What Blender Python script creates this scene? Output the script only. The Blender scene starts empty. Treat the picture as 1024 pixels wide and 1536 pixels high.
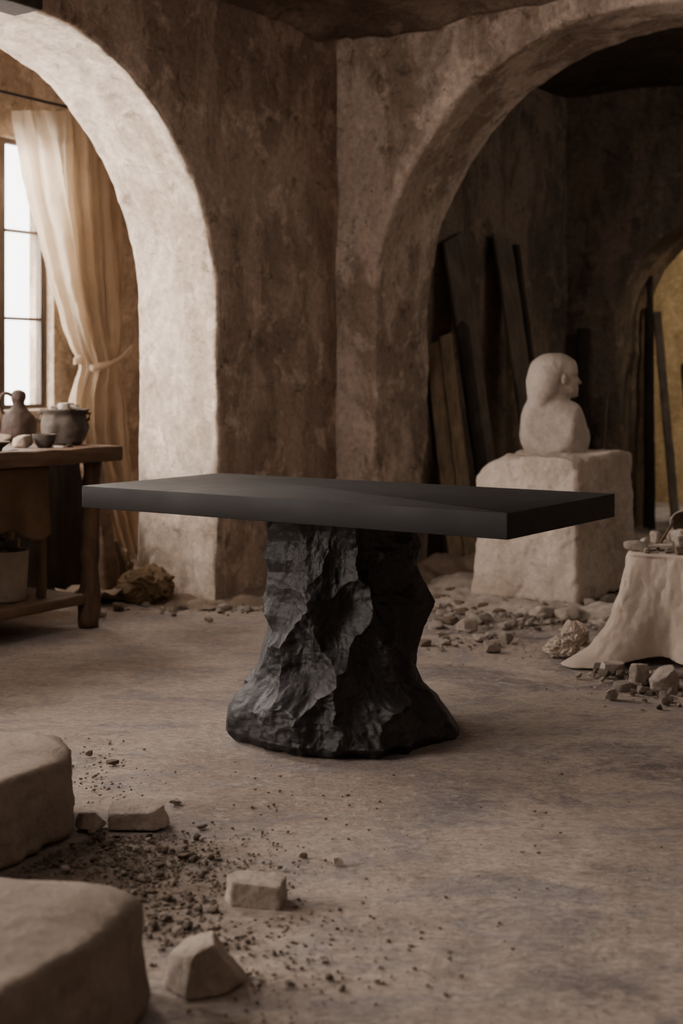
import bpy, math, random
import numpy as np
from mathutils import Vector, Matrix
random.seed(7)
PI = math.pi
COL = bpy.context.scene.collection

# ------------------------------------------------------------------ place
# Camera stands at the origin, 1.114 m up, looking along +Y. The room is turned about 34 degrees:
# its far corner stands at CORNER, the right wall runs along U, W points from the room through the right wall.
F, HY, EYE = 2020.0, 564.0, 1.114
ANG = -0.600
U = np.array([math.cos(ANG), math.sin(ANG)])
W = np.array([-U[1], U[0]])
CORNER = np.array([-0.02583, 7.45426])

def R(a, b, z=0.0):                       # room coordinates -> world
    p = CORNER + U * a + W * b
    return Vector((p[0], p[1], z))
def rel(x, y):
    d = np.array([x, y]) - CORNER
    return float(d @ U), float(d @ W)
def on(px, py, z=0.0):                    # point of the level z seen at a pixel
    Y = (EYE - z) * F / (py - HY)
    return Vector(((px - 512) / F * Y, Y, z))
def at(px, py, Y):                        # point at distance Y seen at a pixel
    return Vector(((px - 512) / F * Y, Y, EYE - (py - HY) * Y / F))

# ------------------------------------------------------------------ noise (numpy)
_rs = np.random.RandomState(11)
_perm = _rs.permutation(256); _perm = np.concatenate([_perm] * 3)
_grad = _rs.normal(size=(256, 3)); _grad /= np.linalg.norm(_grad, axis=1)[:, None]
def perlin(P):
    P = np.asarray(P, float); I = np.floor(P).astype(int); f = P - I; I &= 255
    w = f * f * f * (f * (f * 6 - 15) + 10); out = 0
    for dx in (0, 1):
        for dy in (0, 1):
            for dz in (0, 1):
                h = _perm[_perm[_perm[I[:, 0] + dx] + I[:, 1] + dy] + I[:, 2] + dz]
                g = _grad[h]; d = f - np.array([dx, dy, dz])
                k = (w[:, 0] if dx else 1 - w[:, 0]) * (w[:, 1] if dy else 1 - w[:, 1]) * (w[:, 2] if dz else 1 - w[:, 2])
                out = out + k * (g * d).sum(1)
    return out * 1.5
def fbm(P, scale=1.0, octs=4, gain=.5, off=0.0):
    P = np.asarray(P, float) * scale + off; s = 0; a = 1
    for i in range(octs):
        s = s + a * perlin(P + 17.3 * i); P = P * 2.03; a *= gain
    return s
def ridged(P, scale=1.0, octs=4, off=0.0):
    P = np.asarray(P, float) * scale + off; s = 0; a = 1
    for i in range(octs):
        s = s + a * (1 - np.abs(perlin(P + 9.1 * i)) * 2); P = P * 2.1; a *= .5
    return s

# ------------------------------------------------------------------ object helpers
def link(o, parent=None):
    COL.objects.link(o)
    if parent is not None: o.parent = parent
    return o
def mesh(name, verts, faces, mat, parent=None, loc=None, rot=None, smooth=True, sharp=None):
    me = bpy.data.meshes.new(name)
    me.from_pydata([tuple(map(float, v)) for v in verts], [], [tuple(map(int, f)) for f in faces])
    me.validate(); me.update()
    if smooth:
        me.polygons.foreach_set('use_smooth', [True] * len(me.polygons))
        if sharp is not None: me.set_sharp_from_angle(angle=math.radians(sharp))
    if mat: me.materials.append(mat)
    o = bpy.data.objects.new(name, me)
    if loc is not None: o.location = loc
    if rot is not None: o.rotation_euler = rot
    return link(o, parent)
def tag(o, label=None, cat=None, group=None, kind=None):
    if label: o['label'] = label
    if cat: o['category'] = cat
    if group: o['group'] = group
    if kind: o['kind'] = kind
    return o
def thing(name, label, cat, loc=(0, 0, 0), rotz=0, group=None):
    o = bpy.data.objects.new(name, None); o.location = loc; o.rotation_euler = (0, 0, rotz)
    o.empty_display_size = .05
    link(o); return tag(o, label, cat, group)
def structure(o): o['kind'] = 'structure'; return o

def grid_faces(n, m, wrap=False, base=0):      # n rows, m columns
    f = []
    for i in range(n - 1):
        for j in range(m if wrap else m - 1):
            k = (j + 1) % m
            f.append((base + i * m + j, base + i * m + k, base + (i + 1) * m + k, base + (i + 1) * m + j))
    return f

# ------------------------------------------------------------------ materials
def nodes(name):
    m = bpy.data.materials.new(name); m.use_nodes = True
    nt = m.node_tree; nt.nodes.clear()
    out = nt.nodes.new('ShaderNodeOutputMaterial')
    b = nt.nodes.new('ShaderNodeBsdfPrincipled')
    nt.links.new(b.outputs[0], out.inputs[0])
    return m, nt, b, out
def N(nt, t, **kw):
    n = nt.nodes.new(t)
    for k, v in kw.items():
        if k in n.inputs: n.inputs[k].default_value = v
        else: setattr(n, k, v)
    return n
def coords(nt, scale=(1, 1, 1), rot=(0, 0, 0)):
    tc = N(nt, 'ShaderNodeTexCoord'); mp = N(nt, 'ShaderNodeMapping')
    mp.inputs['Scale'].default_value = scale; mp.inputs['Rotation'].default_value = rot
    nt.links.new(tc.outputs['Object'], mp.inputs[0]); return mp.outputs[0]
def noise(nt, vec, scale, detail=6, rough=.6, dist=0.0):
    n = N(nt, 'ShaderNodeTexNoise'); n.inputs['Scale'].default_value = scale
    n.inputs['Detail'].default_value = detail; n.inputs['Roughness'].default_value = rough
    n.inputs['Distortion'].default_value = dist
    nt.links.new(vec, n.inputs['Vector']); return n.outputs['Fac']
def ramp(nt, fac, stops):
    r = N(nt, 'ShaderNodeValToRGB'); el = r.color_ramp.elements
    while len(el) > 1: el.remove(el[-1])
    for i, (p, c) in enumerate(stops):
        e = el[0] if i == 0 else el.new(p)
        e.position = p; e.color = (*c, 1) if len(c) == 3 else c
    nt.links.new(fac, r.inputs[0]); return r.outputs[0]
def g(v): return (v, v, v)
def mix(nt, a, b, fac, mode='MIX'):
    m = N(nt, 'ShaderNodeMix', data_type='RGBA', blend_type=mode)
    for src, i in ((a, 6), (b, 7)):
        if isinstance(src, tuple): m.inputs[i].default_value = (*src, 1)
        else: nt.links.new(src, m.inputs[i])
    if isinstance(fac, float): m.inputs[0].default_value = fac
    else: nt.links.new(fac, m.inputs[0])
    return m.outputs[2]
def bump(nt, b, hs, strength=.5, dist=.01):
    prev = None
    for h, d in hs:
        n = N(nt, 'ShaderNodeBump'); n.inputs['Strength'].default_value = strength; n.inputs['Distance'].default_value = d
        nt.links.new(h, n.inputs['Height'])
        if prev: nt.links.new(prev, n.inputs['Normal'])
        prev = n.outputs[0]
    nt.links.new(prev, b.inputs['Normal'])

def plaster(name, light, mid, dark, stain=.5, sc=1.0, seedrot=0.0, bmp=1.0):
    m, nt, b, _ = nodes(name)
    v = coords(nt, rot=(0, 0, seedrot)); vs = coords(nt, scale=(1, 1, .38), rot=(0, 0, seedrot))
    big = noise(nt, vs, 1.1 * sc, 5, .6, .6); med = noise(nt, vs, 3.2 * sc, 8, .65, .5)
    c = ramp(nt, big, [(.34, mid), (.62, light)])
    pt = ramp(nt, med, [(.47, g(0)), (.56, g(stain))])
    c = mix(nt, c, dark, pt)
    blot = noise(nt, v, 7.5 * sc, 9, .72, .8)
    c = mix(nt, c, tuple(x * .55 for x in dark), ramp(nt, blot, [(.56, g(0)), (.64, g(.8 * stain + .15))]))
    pale = noise(nt, v, 5.3 * sc, 8, .7, .3)
    c = mix(nt, c, tuple(min(1, x * 1.22) for x in light), ramp(nt, pale, [(.54, g(0)), (.62, g(.6))]))
    fine = noise(nt, v, 30, 8, .8, .3)
    c = mix(nt, c, ramp(nt, fine, [(.34, g(.55)), (.62, g(1.15))]), .8, 'MULTIPLY')
    pits = noise(nt, v, 24, 4, .6)
    c = mix(nt, c, tuple(x * .5 for x in dark), ramp(nt, pits, [(.68, g(0)), (.73, g(.8))]))
    nt.links.new(c, b.inputs['Base Color'])
    b.inputs['Roughness'].default_value = .93; b.inputs['Specular IOR Level'].default_value = .2
    bump(nt, b, [(noise(nt, v, 9, 7, .65, .2), .02 * bmp), (blot, .012 * bmp), (noise(nt, v, 60, 6, .7), .004 * bmp)], .6)
    return m
def stone(name, light, dark, sc=1.0, rough=.92, bmp=1.0):
    m, nt, b, _ = nodes(name); v = coords(nt)
    a = noise(nt, v, 3 * sc, 7, .65, .3); d = noise(nt, v, 11 * sc, 8, .7, .3); e = noise(nt, v, 55 * sc, 5, .75)
    c = ramp(nt, a, [(.32, dark), (.66, light)])
    c = mix(nt, c, tuple(x * .6 for x in dark), ramp(nt, d, [(.55, g(0)), (.72, g(.55))]))
    c = mix(nt, c, ramp(nt, e, [(.3, g(.7)), (.7, g(1.15))]), .6, 'MULTIPLY')
    nt.links.new(c, b.inputs['Base Color'])
    b.inputs['Roughness'].default_value = rough; b.inputs['Specular IOR Level'].default_value = .25
    bump(nt, b, [(d, .012 * bmp), (e, .003 * bmp)], .6)
    return m
def wood(name, light, dark, rough=.8, axis='X', sc=1.0):
    m, nt, b, _ = nodes(name)
    s = {'X': (.12, 1, 1), 'Y': (1, .12, 1), 'Z': (1, 1, .12)}[axis]
    v = coords(nt, scale=s); n1 = noise(nt, v, 26 * sc, 6, .65, .4); n2 = noise(nt, v, 110 * sc, 4, .7); n3 = noise(nt, coords(nt), 4, 5, .6)
    c = ramp(nt, n1, [(.3, dark), (.68, light)])
    c = mix(nt, c, g(.55), ramp(nt, n3, [(.4, g(.75)), (.65, g(0))]), 'MULTIPLY')
    nt.links.new(c, b.inputs['Base Color'])
    b.inputs['Roughness'].default_value = rough; b.inputs['Specular IOR Level'].default_value = .3
    bump(nt, b, [(n1, .006), (n2, .0015)], .5)
    return m
def cloth(name, col, dark, translucent=0.0, weave=900, rough=.95):
    m, nt, b, out = nodes(name); v = coords(nt)
    c = ramp(nt, noise(nt, v, 4, 6, .6, .3), [(.3, dark), (.65, col)])
    f = noise(nt, v, 160, 3, .6)
    c = mix(nt, c, ramp(nt, f, [(.3, g(.85)), (.7, g(1.08))]), .6, 'MULTIPLY')
    nt.links.new(c, b.inputs['Base Color']); b.inputs['Roughness'].default_value = rough
    b.inputs['Specular IOR Level'].default_value = .1
    bump(nt, b, [(noise(nt, v, 14, 5, .6), .008), (f, .001)], .5)
    if translucent:
        t = N(nt, 'ShaderNodeBsdfTranslucent'); nt.links.new(c, t.inputs[0])
        mx = N(nt, 'ShaderNodeMixShader'); mx.inputs[0].default_value = translucent
        nt.links.new(b.outputs[0], mx.inputs[1]); nt.links.new(t.outputs[0], mx.inputs[2]); nt.links.new(mx.outputs[0], out.inputs[0])
    return m

M = {}
M['wall_l'] = plaster('plaster_left', (.53, .42, .34), (.36, .275, .215), (.19, .135, .10), .62)
M['wall_r'] = plaster('plaster_right', (.55, .445, .37), (.36, .28, .22), (.17, .115, .078), .62, seedrot=1.2)
M['jamb'] = plaster('plaster_pale', (.72, .62, .52), (.60, .50, .405), (.34, .25, .18), .42, sc=1.3, bmp=.7)
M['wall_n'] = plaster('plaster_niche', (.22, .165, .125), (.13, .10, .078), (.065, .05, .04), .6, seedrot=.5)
M['wall_a'] = plaster('plaster_alcove', (.56, .46, .36), (.42, .33, .24), (.20, .14, .09), .5, seedrot=2.0)
M['ochre'] = plaster('plaster_ochre', (.50, .36, .19), (.36, .25, .12), (.20, .13, .06), .4)
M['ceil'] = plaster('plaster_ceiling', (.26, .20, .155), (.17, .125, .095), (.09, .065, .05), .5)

def floor_mat():
    m, nt, b, _ = nodes('dusty_screed'); v = coords(nt); vs = coords(nt, scale=(.55, 1, 1))
    n1 = noise(nt, vs, 1.5, 7, .62, .5); n2 = noise(nt, vs, 4.0, 9, .7, .8); n3 = noise(nt, v, 22, 8, .75, .5); n4 = noise(nt, v, 90, 5, .8)
    c = ramp(nt, n1, [(.34, (.34, .27, .22)), (.5, (.49, .415, .35)), (.64, (.43, .35, .29))])
    pt = noise(nt, coords(nt, scale=(.85, 1, 1)), 2.3, 9, .7, .5)
    c = mix(nt, c, (.24, .23, .245), ramp(nt, n2, [(.48, g(0)), (.60, g(.55))]))
    sx = N(nt, 'ShaderNodeSeparateXYZ'); nt.links.new(v, sx.inputs[0])
    gx = ramp(nt, sx.outputs[0], [(.0, g(.12)), (.25, g(.6)), (.75, g(1))])
    dk = ramp(nt, pt, [(.49, g(0)), (.61, g(.82))])
    c = mix(nt, c, (.125, .112, .122), mix(nt, dk, gx, 1.0, 'MULTIPLY'))
    c = mix(nt, c, (.50, .425, .355), ramp(nt, n3, [(.52, g(0)), (.64, g(.65))]))
    c = mix(nt, c, (.17, .155, .155), ramp(nt, noise(nt, vs, 30, 6, .8, 1.2), [(.56, g(0)), (.66, g(.7))]))
    # brown crumbled dirt around the fallen blocks
    tc = N(nt, 'ShaderNodeTexCoord'); sub = N(nt, 'ShaderNodeVectorMath', operation='SUBTRACT'); sub.inputs[1].default_value = (-.58, 2.9, 0)
    nt.links.new(tc.outputs['Object'], sub.inputs[0]); ln = N(nt, 'ShaderNodeVectorMath', operation='LENGTH'); nt.links.new(sub.outputs[0], ln.inputs[0])
    ad = N(nt, 'ShaderNodeMath', operation='MULTIPLY_ADD'); nt.links.new(n2, ad.inputs[0]); ad.inputs[1].default_value = .9; nt.links.new(ln.outputs['Value'], ad.inputs[2])
    dirt = ramp(nt, ad.outputs[0], [(.62, g(.85)), (.95, g(0))])
    c = mix(nt, c, ramp(nt, n3, [(.35, (.13, .10, .075)), (.65, (.25, .19, .145))]), dirt)
    c = mix(nt, c, ramp(nt, noise(nt, vs, 60, 6, .8, .6), [(.36, g(.6)), (.6, g(1.12))]), .8, 'MULTIPLY')
    nt.links.new(c, b.inputs['Base Color']); b.inputs['Roughness'].default_value = .82; b.inputs['Specular IOR Level'].default_value = .25
    bump(nt, b, [(n3, .020), (noise(nt, v, 45, 6, .75, .4), .012), (n4, .005), (noise(nt, v, 6, 6, .6), .015)], .7)
    return m
M['floor'] = floor_mat()
M['block'] = stone('block_stone', (.30, .25, .205), (.17, .135, .105), 1.4)
M['pedestal'] = stone('pedestal_stone', (.56, .48, .41), (.36, .29, .23), 1.2)
M['bust'] = stone('bust_stone', (.53, .46, .405), (.37, .31, .265), 1.6, bmp=.5)
M['chip'] = stone('pale_chip_stone', (.46, .40, .34), (.27, .225, .185), 5)
M['rubble'] = stone('rubble_stone', (.50, .44, .385), (.31, .26, .22), 4)
M['brownstone'] = stone('brown_crumb', (.22, .175, .135), (.12, .093, .07), 6)
M['dirt'] = stone('dirt', (.27, .205, .155), (.15, .11, .08), 3)
M['oak'] = wood('old_bench_wood', (.17, .098, .052), (.06, .034, .019), .75, 'Z')
M['oak_h'] = wood('old_bench_wood_long', (.20, .12, .068), (.07, .04, .023), .6, 'Y')
M['plank'] = wood('leaning_plank_wood', (.23, .165, .10), (.10, .07, .042), .8, 'Z')
M['plank_d'] = wood('dark_plank_wood', (.06, .045, .035), (.022, .017, .013), .85, 'Z')
M['plank_g'] = wood('grey_plank_wood', (.19, .15, .12), (.10, .08, .063), .85, 'Z')
M['frame'] = wood('window_frame_wood', (.16, .115, .08), (.08, .056, .04), .6, 'Z')
M['curtain'] = cloth('curtain_linen', (.64, .53, .40), (.52, .42, .30), .42)
M['linen'] = cloth('table_linen', (.43, .36, .30), (.32, .26, .215))
M['sack'] = cloth('sackcloth', (.24, .17, .105), (.13, .09, .055))
M['apron'] = cloth('brown_leather', (.13, .08, .045), (.07, .042, .024), rough=.7)
M['greycloth'] = cloth('grey_cloth', (.13, .115, .10), (.07, .06, .052))
M['scrap'] = cloth('scrap_cloth', (.36, .29, .225), (.23, .18, .135))
M['terracotta'] = stone('dark_terracotta', (.062, .036, .025), (.036, .022, .016), 3, rough=.6)
M['potclay'] = stone('grey_fired_clay', (.11, .09, .074), (.05, .04, .033), 4, rough=.8)
M['paleclay'] = stone('pale_clay', (.42, .35, .29), (.27, .215, .17), 5)
M['bucket'] = stone('limewashed_bucket', (.36, .30, .235), (.24, .19, .14), 3)
M['darkmetal'] = stone('dark_iron', (.03, .028, .027), (.015, .014, .013), 8, rough=.5)

def table_mats():
    m, nt, b, _ = nodes('black_stained_top'); v = coords(nt, scale=(.18, 1, 1))
    n1 = noise(nt, v, 9, 7, .65, .8); n2 = noise(nt, v, 70, 5, .7); n3 = noise(nt, coords(nt), 3.0, 5, .6, .5)
    c = ramp(nt, n1, [(.3, (.009, .0085, .0085)), (.7, (.020, .0185, .018))])
    nt.links.new(c, b.inputs['Base Color'])
    nt.links.new(ramp(nt, n3, [(.3, g(.56)), (.7, g(.74))]), b.inputs['Roughness'])
    b.inputs['Specular IOR Level'].default_value = .3
    bump(nt, b, [(n1, .002), (n2, .0007)], .4)
    m2, nt, b, _ = nodes('black_carved_rock'); v = coords(nt); vs = coords(nt, scale=(1, 1, .35))
    n1 = noise(nt, vs, 13, 8, .7, .7); n2 = noise(nt, v, 60, 6, .75, .4); n3 = noise(nt, v, 5, 6, .6)
    c = ramp(nt, n3, [(.3, (.011, .0105, .011)), (.7, (.024, .0225, .0228))])
    nt.links.new(c, b.inputs['Base Color'])
    nt.links.new(ramp(nt, n2, [(.3, g(.42)), (.7, g(.62))]), b.inputs['Roughness']); b.inputs['Specular IOR Level'].default_value = .42
    bump(nt, b, [(n1, .010), (n2, .004)], .55)
    return m, m2
M['top'], M['rock'] = table_mats()

def glass_mat():
    m, nt, b, out = nodes('window_glass')
    t = N(nt, 'ShaderNodeBsdfTransparent'); gl = N(nt, 'ShaderNodeBsdfGlossy'); gl.inputs['Roughness'].default_value = .05
    mx = N(nt, 'ShaderNodeMixShader'); mx.inputs[0].default_value = .05
    nt.links.new(t.outputs[0], mx.inputs[1]); nt.links.new(gl.outputs[0], mx.inputs[2]); nt.links.new(mx.outputs[0], out.inputs[0])
    return m
M['glass'] = glass_mat()

# ------------------------------------------------------------------ walls
def arch_wall(name, P, s_lo, s_hi, ztop, jamb, rad, zs, thick, mat, jmat, seed=0, right=True, squash=1.0, wob=.012):
    """Wall in its own plane: s runs along it, z up, d into the wall. P(s,d,z) gives the room point."""
    # arch curve from one jamb foot over the top to the other foot, evenly stepped
    s0 = jamb + rad; pts = []
    for k in range(40): pts.append((jamb, -.04 + (zs + .04) * k / 40, 0))
    for k in range(141):
        t = PI - PI * k / 140
        pts.append((s0 + rad * math.cos(t), zs + rad * squash * math.sin(t), 1))
    for k in range(40): pts.append((jamb + 2 * rad, -.04 + (zs + .04) * (39 - k) / 40, 2))
    A = np.array([(p[0], p[1]) for p in pts]); n = len(A)
    T = np.gradient(A, axis=0); T /= np.linalg.norm(T, axis=1)[:, None]
    Nn = np.stack([-T[:, 1], T[:, 0]], 1)                # points away from the opening, into the masonry
    Ob = []
    for (s, z, k), nn in zip(pts, Nn):
        if k == 0: Ob.append((s_lo, z))
        elif k == 2: Ob.append((s_hi, z))
        else:
            dx, dz = s - s0, z - zs
            c = []
            if dx < -1e-6: c.append((s_lo - s0) / dx)
            if dx > 1e-6: c.append((s_hi - s0) / dx)
            if dz > 1e-6: c.append((ztop - zs) / dz)
            q = min(c); Ob.append((s0 + dx * q, zs + dz * q))
    Ob = np.array(Ob)
    def edge_noise(i_pts, depth):
        q = np.stack([i_pts[:, 0], i_pts[:, 1], np.full(len(i_pts), depth * 1.5 + seed)], 1)
        return fbm(q, 3.2, 5, .6) * wob + fbm(q, 14, 3, .6) * wob * .35
    rows = []                                            # rows of (s, z, d)
    K = 34; r = .028
    for k in range(K):                                   # front face, from outer border to the arris
        t = (k / (K - 1)) ** .8
        q = Ob + (A + Nn * r - Ob) * t
        rows.append(np.column_stack([q, np.zeros(n)]))
    for k in range(1, 6):                                # worn rounded arris
        t = k / 6 * PI / 2
        rows.append(np.column_stack([A + Nn * (r - r * math.sin(t)), np.full(n, r - r * math.cos(t))]))
    first_in = len(rows)
    for k in range(22):
        rows.append(np.column_stack([A, np.full(n, r + (thick - 2 * r) * k / 21)]))
    for k in range(1, 6):
        t = k / 6 * PI / 2
        rows.append(np.column_stack([A + Nn * (r - r * math.cos(t)), np.full(n, thick - r + r * math.sin(t))]))
    for k in range(10):
        t = k / 9
        rows.append(np.column_stack([A + Nn * r + (Ob - A - Nn * r) * t, np.full(n, thick)]))
    V = []
    for i, q in enumerate(rows):
        w = 1.0
        e = edge_noise(q[:, :2], q[0, 2])
        face = 1 if (i < K + 5 or i >= first_in + 27) else 0
        q = q.copy()
        amt = np.clip(1 - np.linalg.norm(q[:, :2] - A, axis=1) / .25, 0, 1)
        q[:, :2] += Nn * (e * amt * 1.0)[:, None]
        p3 = np.stack([q[:, 0], q[:, 1], q[:, 2] + seed * 3.1], 1)
        und = fbm(p3, 1.6, 5, .5) * .016
        if i < K + 3: q[:, 2] += und + .003 * fbm(p3, 12, 3)
        rows[i] = q
        V += [tuple(P(s, d, z)) for s, z, d in q]
    me_f = grid_faces(len(rows), n)
    if not right: me_f = [f[::-1] for f in me_f]
    o = mesh(name, V, me_f, mat)
    if jmat:
        o.data.materials.append(jmat)
        idx = []
        for i in range(len(rows) - 1):
            idx += [1 if first_in - 3 <= i < first_in + 24 else 0] * (n - 1)
        if len(idx) == len(o.data.polygons): o.data.polygons.foreach_set('material_index', idx)
    return structure(o)

def panel(name, p00, p10, p11, p01, mat, nu=60, nv=50, amp=.015, seed=0, skip=None):
    a, b, c, d = [np.array(p, float) for p in (p00, p10, p11, p01)]; a[2] -= .04; b[2] -= .04
    nrm = np.cross(b - a, d - a); nrm /= np.linalg.norm(nrm); V = []
    for i in range(nv + 1):
        for j in range(nu + 1):
            s, t = j / nu, i / nv
            V.append((a * (1 - s) + b * s) * (1 - t) + (d * (1 - s) + c * s) * t)
    V = np.array(V); V = V + nrm * (fbm(V, 1.5, 5, .5, off=seed) * amp)[:, None]
    return structure(mesh(name, V, grid_faces(nv + 1, nu + 1), mat))

# left wall: s = distance from the far corner toward the camera, d = out of the room
arch_wall('wall_left', lambda s, d, z: R(-d, -s, z), -.04, 4.0, 3.25, 1.036, 1.21, 1.41, .53, M['wall_l'], M['jamb'], 1, right=True, squash=1.02)
arch_wall('wall_left_near', lambda s, d, z: R(-d, -s, z), 4.0, 8.4, 3.25, 4.55, 1.45, 1.41, .53, M['wall_l'], M['jamb'], 4, squash=.95)
arch_wall('wall_right', lambda s, d, z: R(s, d, z), -.04, 4.1, 3.25, .257, 1.45, 1.45, .57, M['wall_r'], M['wall_r'], 2, right=False)
panel('wall_right_far', R(4.1, 0, 0), R(7.2, 0, 0), R(7.2, 0, 3.2), R(4.1, 0, 3.2), M['wall_r'], 20, 20)
panel('wall_back', R(7.2, .1, 0), R(7.2, -8.4, 0), R(7.2, -8.4, 3.2), R(7.2, .1, 3.2), M['wall_r'], 20, 20)
panel('wall_front', R(7.2, -8.4, 0), R(-1.6, -8.4, 0), R(-1.6, -8.4, 3.2), R(7.2, -8.4, 3.2), M['wall_l'], 20, 20)
# alcove behind the left wall
panel('wall_alcove_end', R(-.5, -.0, 0), R(-1.47, .0, 0), R(-1.47, .0, 3.2), R(-.5, .0, 3.2), M['wall_a'], 24, 40)
# niche behind the right wall
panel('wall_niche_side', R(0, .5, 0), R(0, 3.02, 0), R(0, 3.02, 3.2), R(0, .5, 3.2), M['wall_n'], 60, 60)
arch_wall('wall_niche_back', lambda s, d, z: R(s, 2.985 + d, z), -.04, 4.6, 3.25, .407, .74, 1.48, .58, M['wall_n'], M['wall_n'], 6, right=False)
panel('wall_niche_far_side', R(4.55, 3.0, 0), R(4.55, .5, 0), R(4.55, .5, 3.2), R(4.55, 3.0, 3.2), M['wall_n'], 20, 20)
panel('wall_far', R(-.3, 5.3, 0), R(4.2, 5.3, 0), R(4.2, 5.3, 3.2), R(-.3, 5.3, 3.2), M['ochre'], 30, 30)
panel('wall_far_side', R(-.3, 3.5, 0), R(-.3, 5.35, 0), R(-.3, 5.35, 3.2), R(-.3, 3.5, 3.2), M['ochre'], 20, 20)
panel('wall_far_end', R(4.2, 5.35, 0), R(4.2, 3.5, 0), R(4.2, 3.5, 3.2), R(4.2, 5.35, 3.2), M['ochre'], 20, 20)

def ceiling(name, a0, a1, b0, b1, z, mat, n=70, amp=.03, cove=True):
    V = []
    for i in range(n + 1):
        for j in range(n + 1):
            V.append(R(a0 + (a1 - a0) * (j / n) ** 1.4, b1 - (b1 - b0) * (i / n) ** 1.4, z))
    V = np.array(V)
    dz = fbm(V, 1.1, 5, .5, off=3) * amp
    if cove:
        ab = (V[:, :2] - CORNER); aa = ab @ U; bb = ab @ W
        d = np.minimum(np.abs(aa), np.abs(bb))
        dz -= .07 * np.exp(-d / .16) * (1 + fbm(V, 3, 3) * .8)
    V[:, 2] += dz
    return structure(mesh(name, V, grid_faces(n + 1, n + 1), mat))
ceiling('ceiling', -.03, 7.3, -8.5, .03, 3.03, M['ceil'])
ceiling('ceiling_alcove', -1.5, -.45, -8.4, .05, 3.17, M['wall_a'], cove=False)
M['ceil_n'] = plaster('plaster_niche_ceiling', (.09, .07, .055), (.055, .043, .035), (.03, .024, .02), .4)  # niche ceiling plaster, darker than the niche walls
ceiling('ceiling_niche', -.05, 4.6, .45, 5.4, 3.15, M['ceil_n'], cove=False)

# ground: one slab of screed under the hall and the rooms behind the arches
def make_floor():
    n = 330; V = []
    for i in range(n + 1):
        for j in range(n + 1):
            V.append(R(-1.6 + 8.9 * j / n, -8.5 + 13.9 * i / n, 0))
    V = np.array(V); h = fbm(V, 1.3, 3, .5) * .006 + fbm(V, 9, 3, .55) * .0022
    V[:, 2] = np.minimum(h - .003, .003)
    return structure(mesh('floor', V, grid_faces(n + 1, n + 1), M['floor']))
make_floor()

# window wall with real openings (s from the corner toward the camera)
WA = -1.45
WINS = [(.735, 1.43, .93, 2.43), (2.15, 3.35, .93, 2.5), (4.4, 5.6, .93, 2.5), (6.2, 7.4, .93, 2.5)]
def window_wall():
    V, Fc = [], []
    def quad_patch(s0, s1, z0, z1):
        nu = max(2, int((s1 - s0) / .07)); nv = max(2, int((z1 - z0) / .07)); base = len(V)
        for i in range(nv + 1):
            for j in range(nu + 1):
                s = s0 + (s1 - s0) * j / nu; z = z0 + (z1 - z0) * i / nv; V.append((s, z))
        Fc.extend(grid_faces(nv + 1, nu + 1, base=base))
    xs = -.04
    for (s0, s1, z0, z1) in WINS:
        quad_patch(xs, s0, -.04, 3.2); quad_patch(s0, s1, -.04, z0); quad_patch(s0, s1, z1, 3.2); xs = s1
    quad_patch(xs, 8.4, -.04, 3.2)
    S = np.array(V); q = np.column_stack([S, np.full(len(S), 7.7)])
    d = fbm(q, 1.8, 5, .5) * .012
    near = np.ones(len(S))
    for (s0, s1, z0, z1) in WINS:
        dd = np.maximum(np.maximum(s0 - S[:, 0], S[:, 0] - s1), np.maximum(z0 - S[:, 1], S[:, 1] - z1)); near = np.minimum(near, np.clip(dd / .1, 0, 1))
    VV = [R(WA + float(dd), -s, z) for (s, z), dd in zip(S, d * near)]
    # reveals of the openings, 0.16 deep
    for (s0, s1, z0, z1) in WINS:
        for (p, q2) in (((s0, z0), (s1, z0)), ((s1, z0), (s1, z1)), ((s1, z1), (s0, z1)), ((s0, z1), (s0, z0))):
            b = len(VV)
            VV += [R(WA, -p[0], p[1]), R(WA, -q2[0], q2[1]), R(WA - .2, -q2[0], q2[1]), R(WA - .2, -p[0], p[1])]
            Fc.append((b, b + 1, b + 2, b + 3))
    return structure(mesh('wall_alcove', VV, Fc, M['wall_a'], sharp=40))
window_wall()

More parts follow.
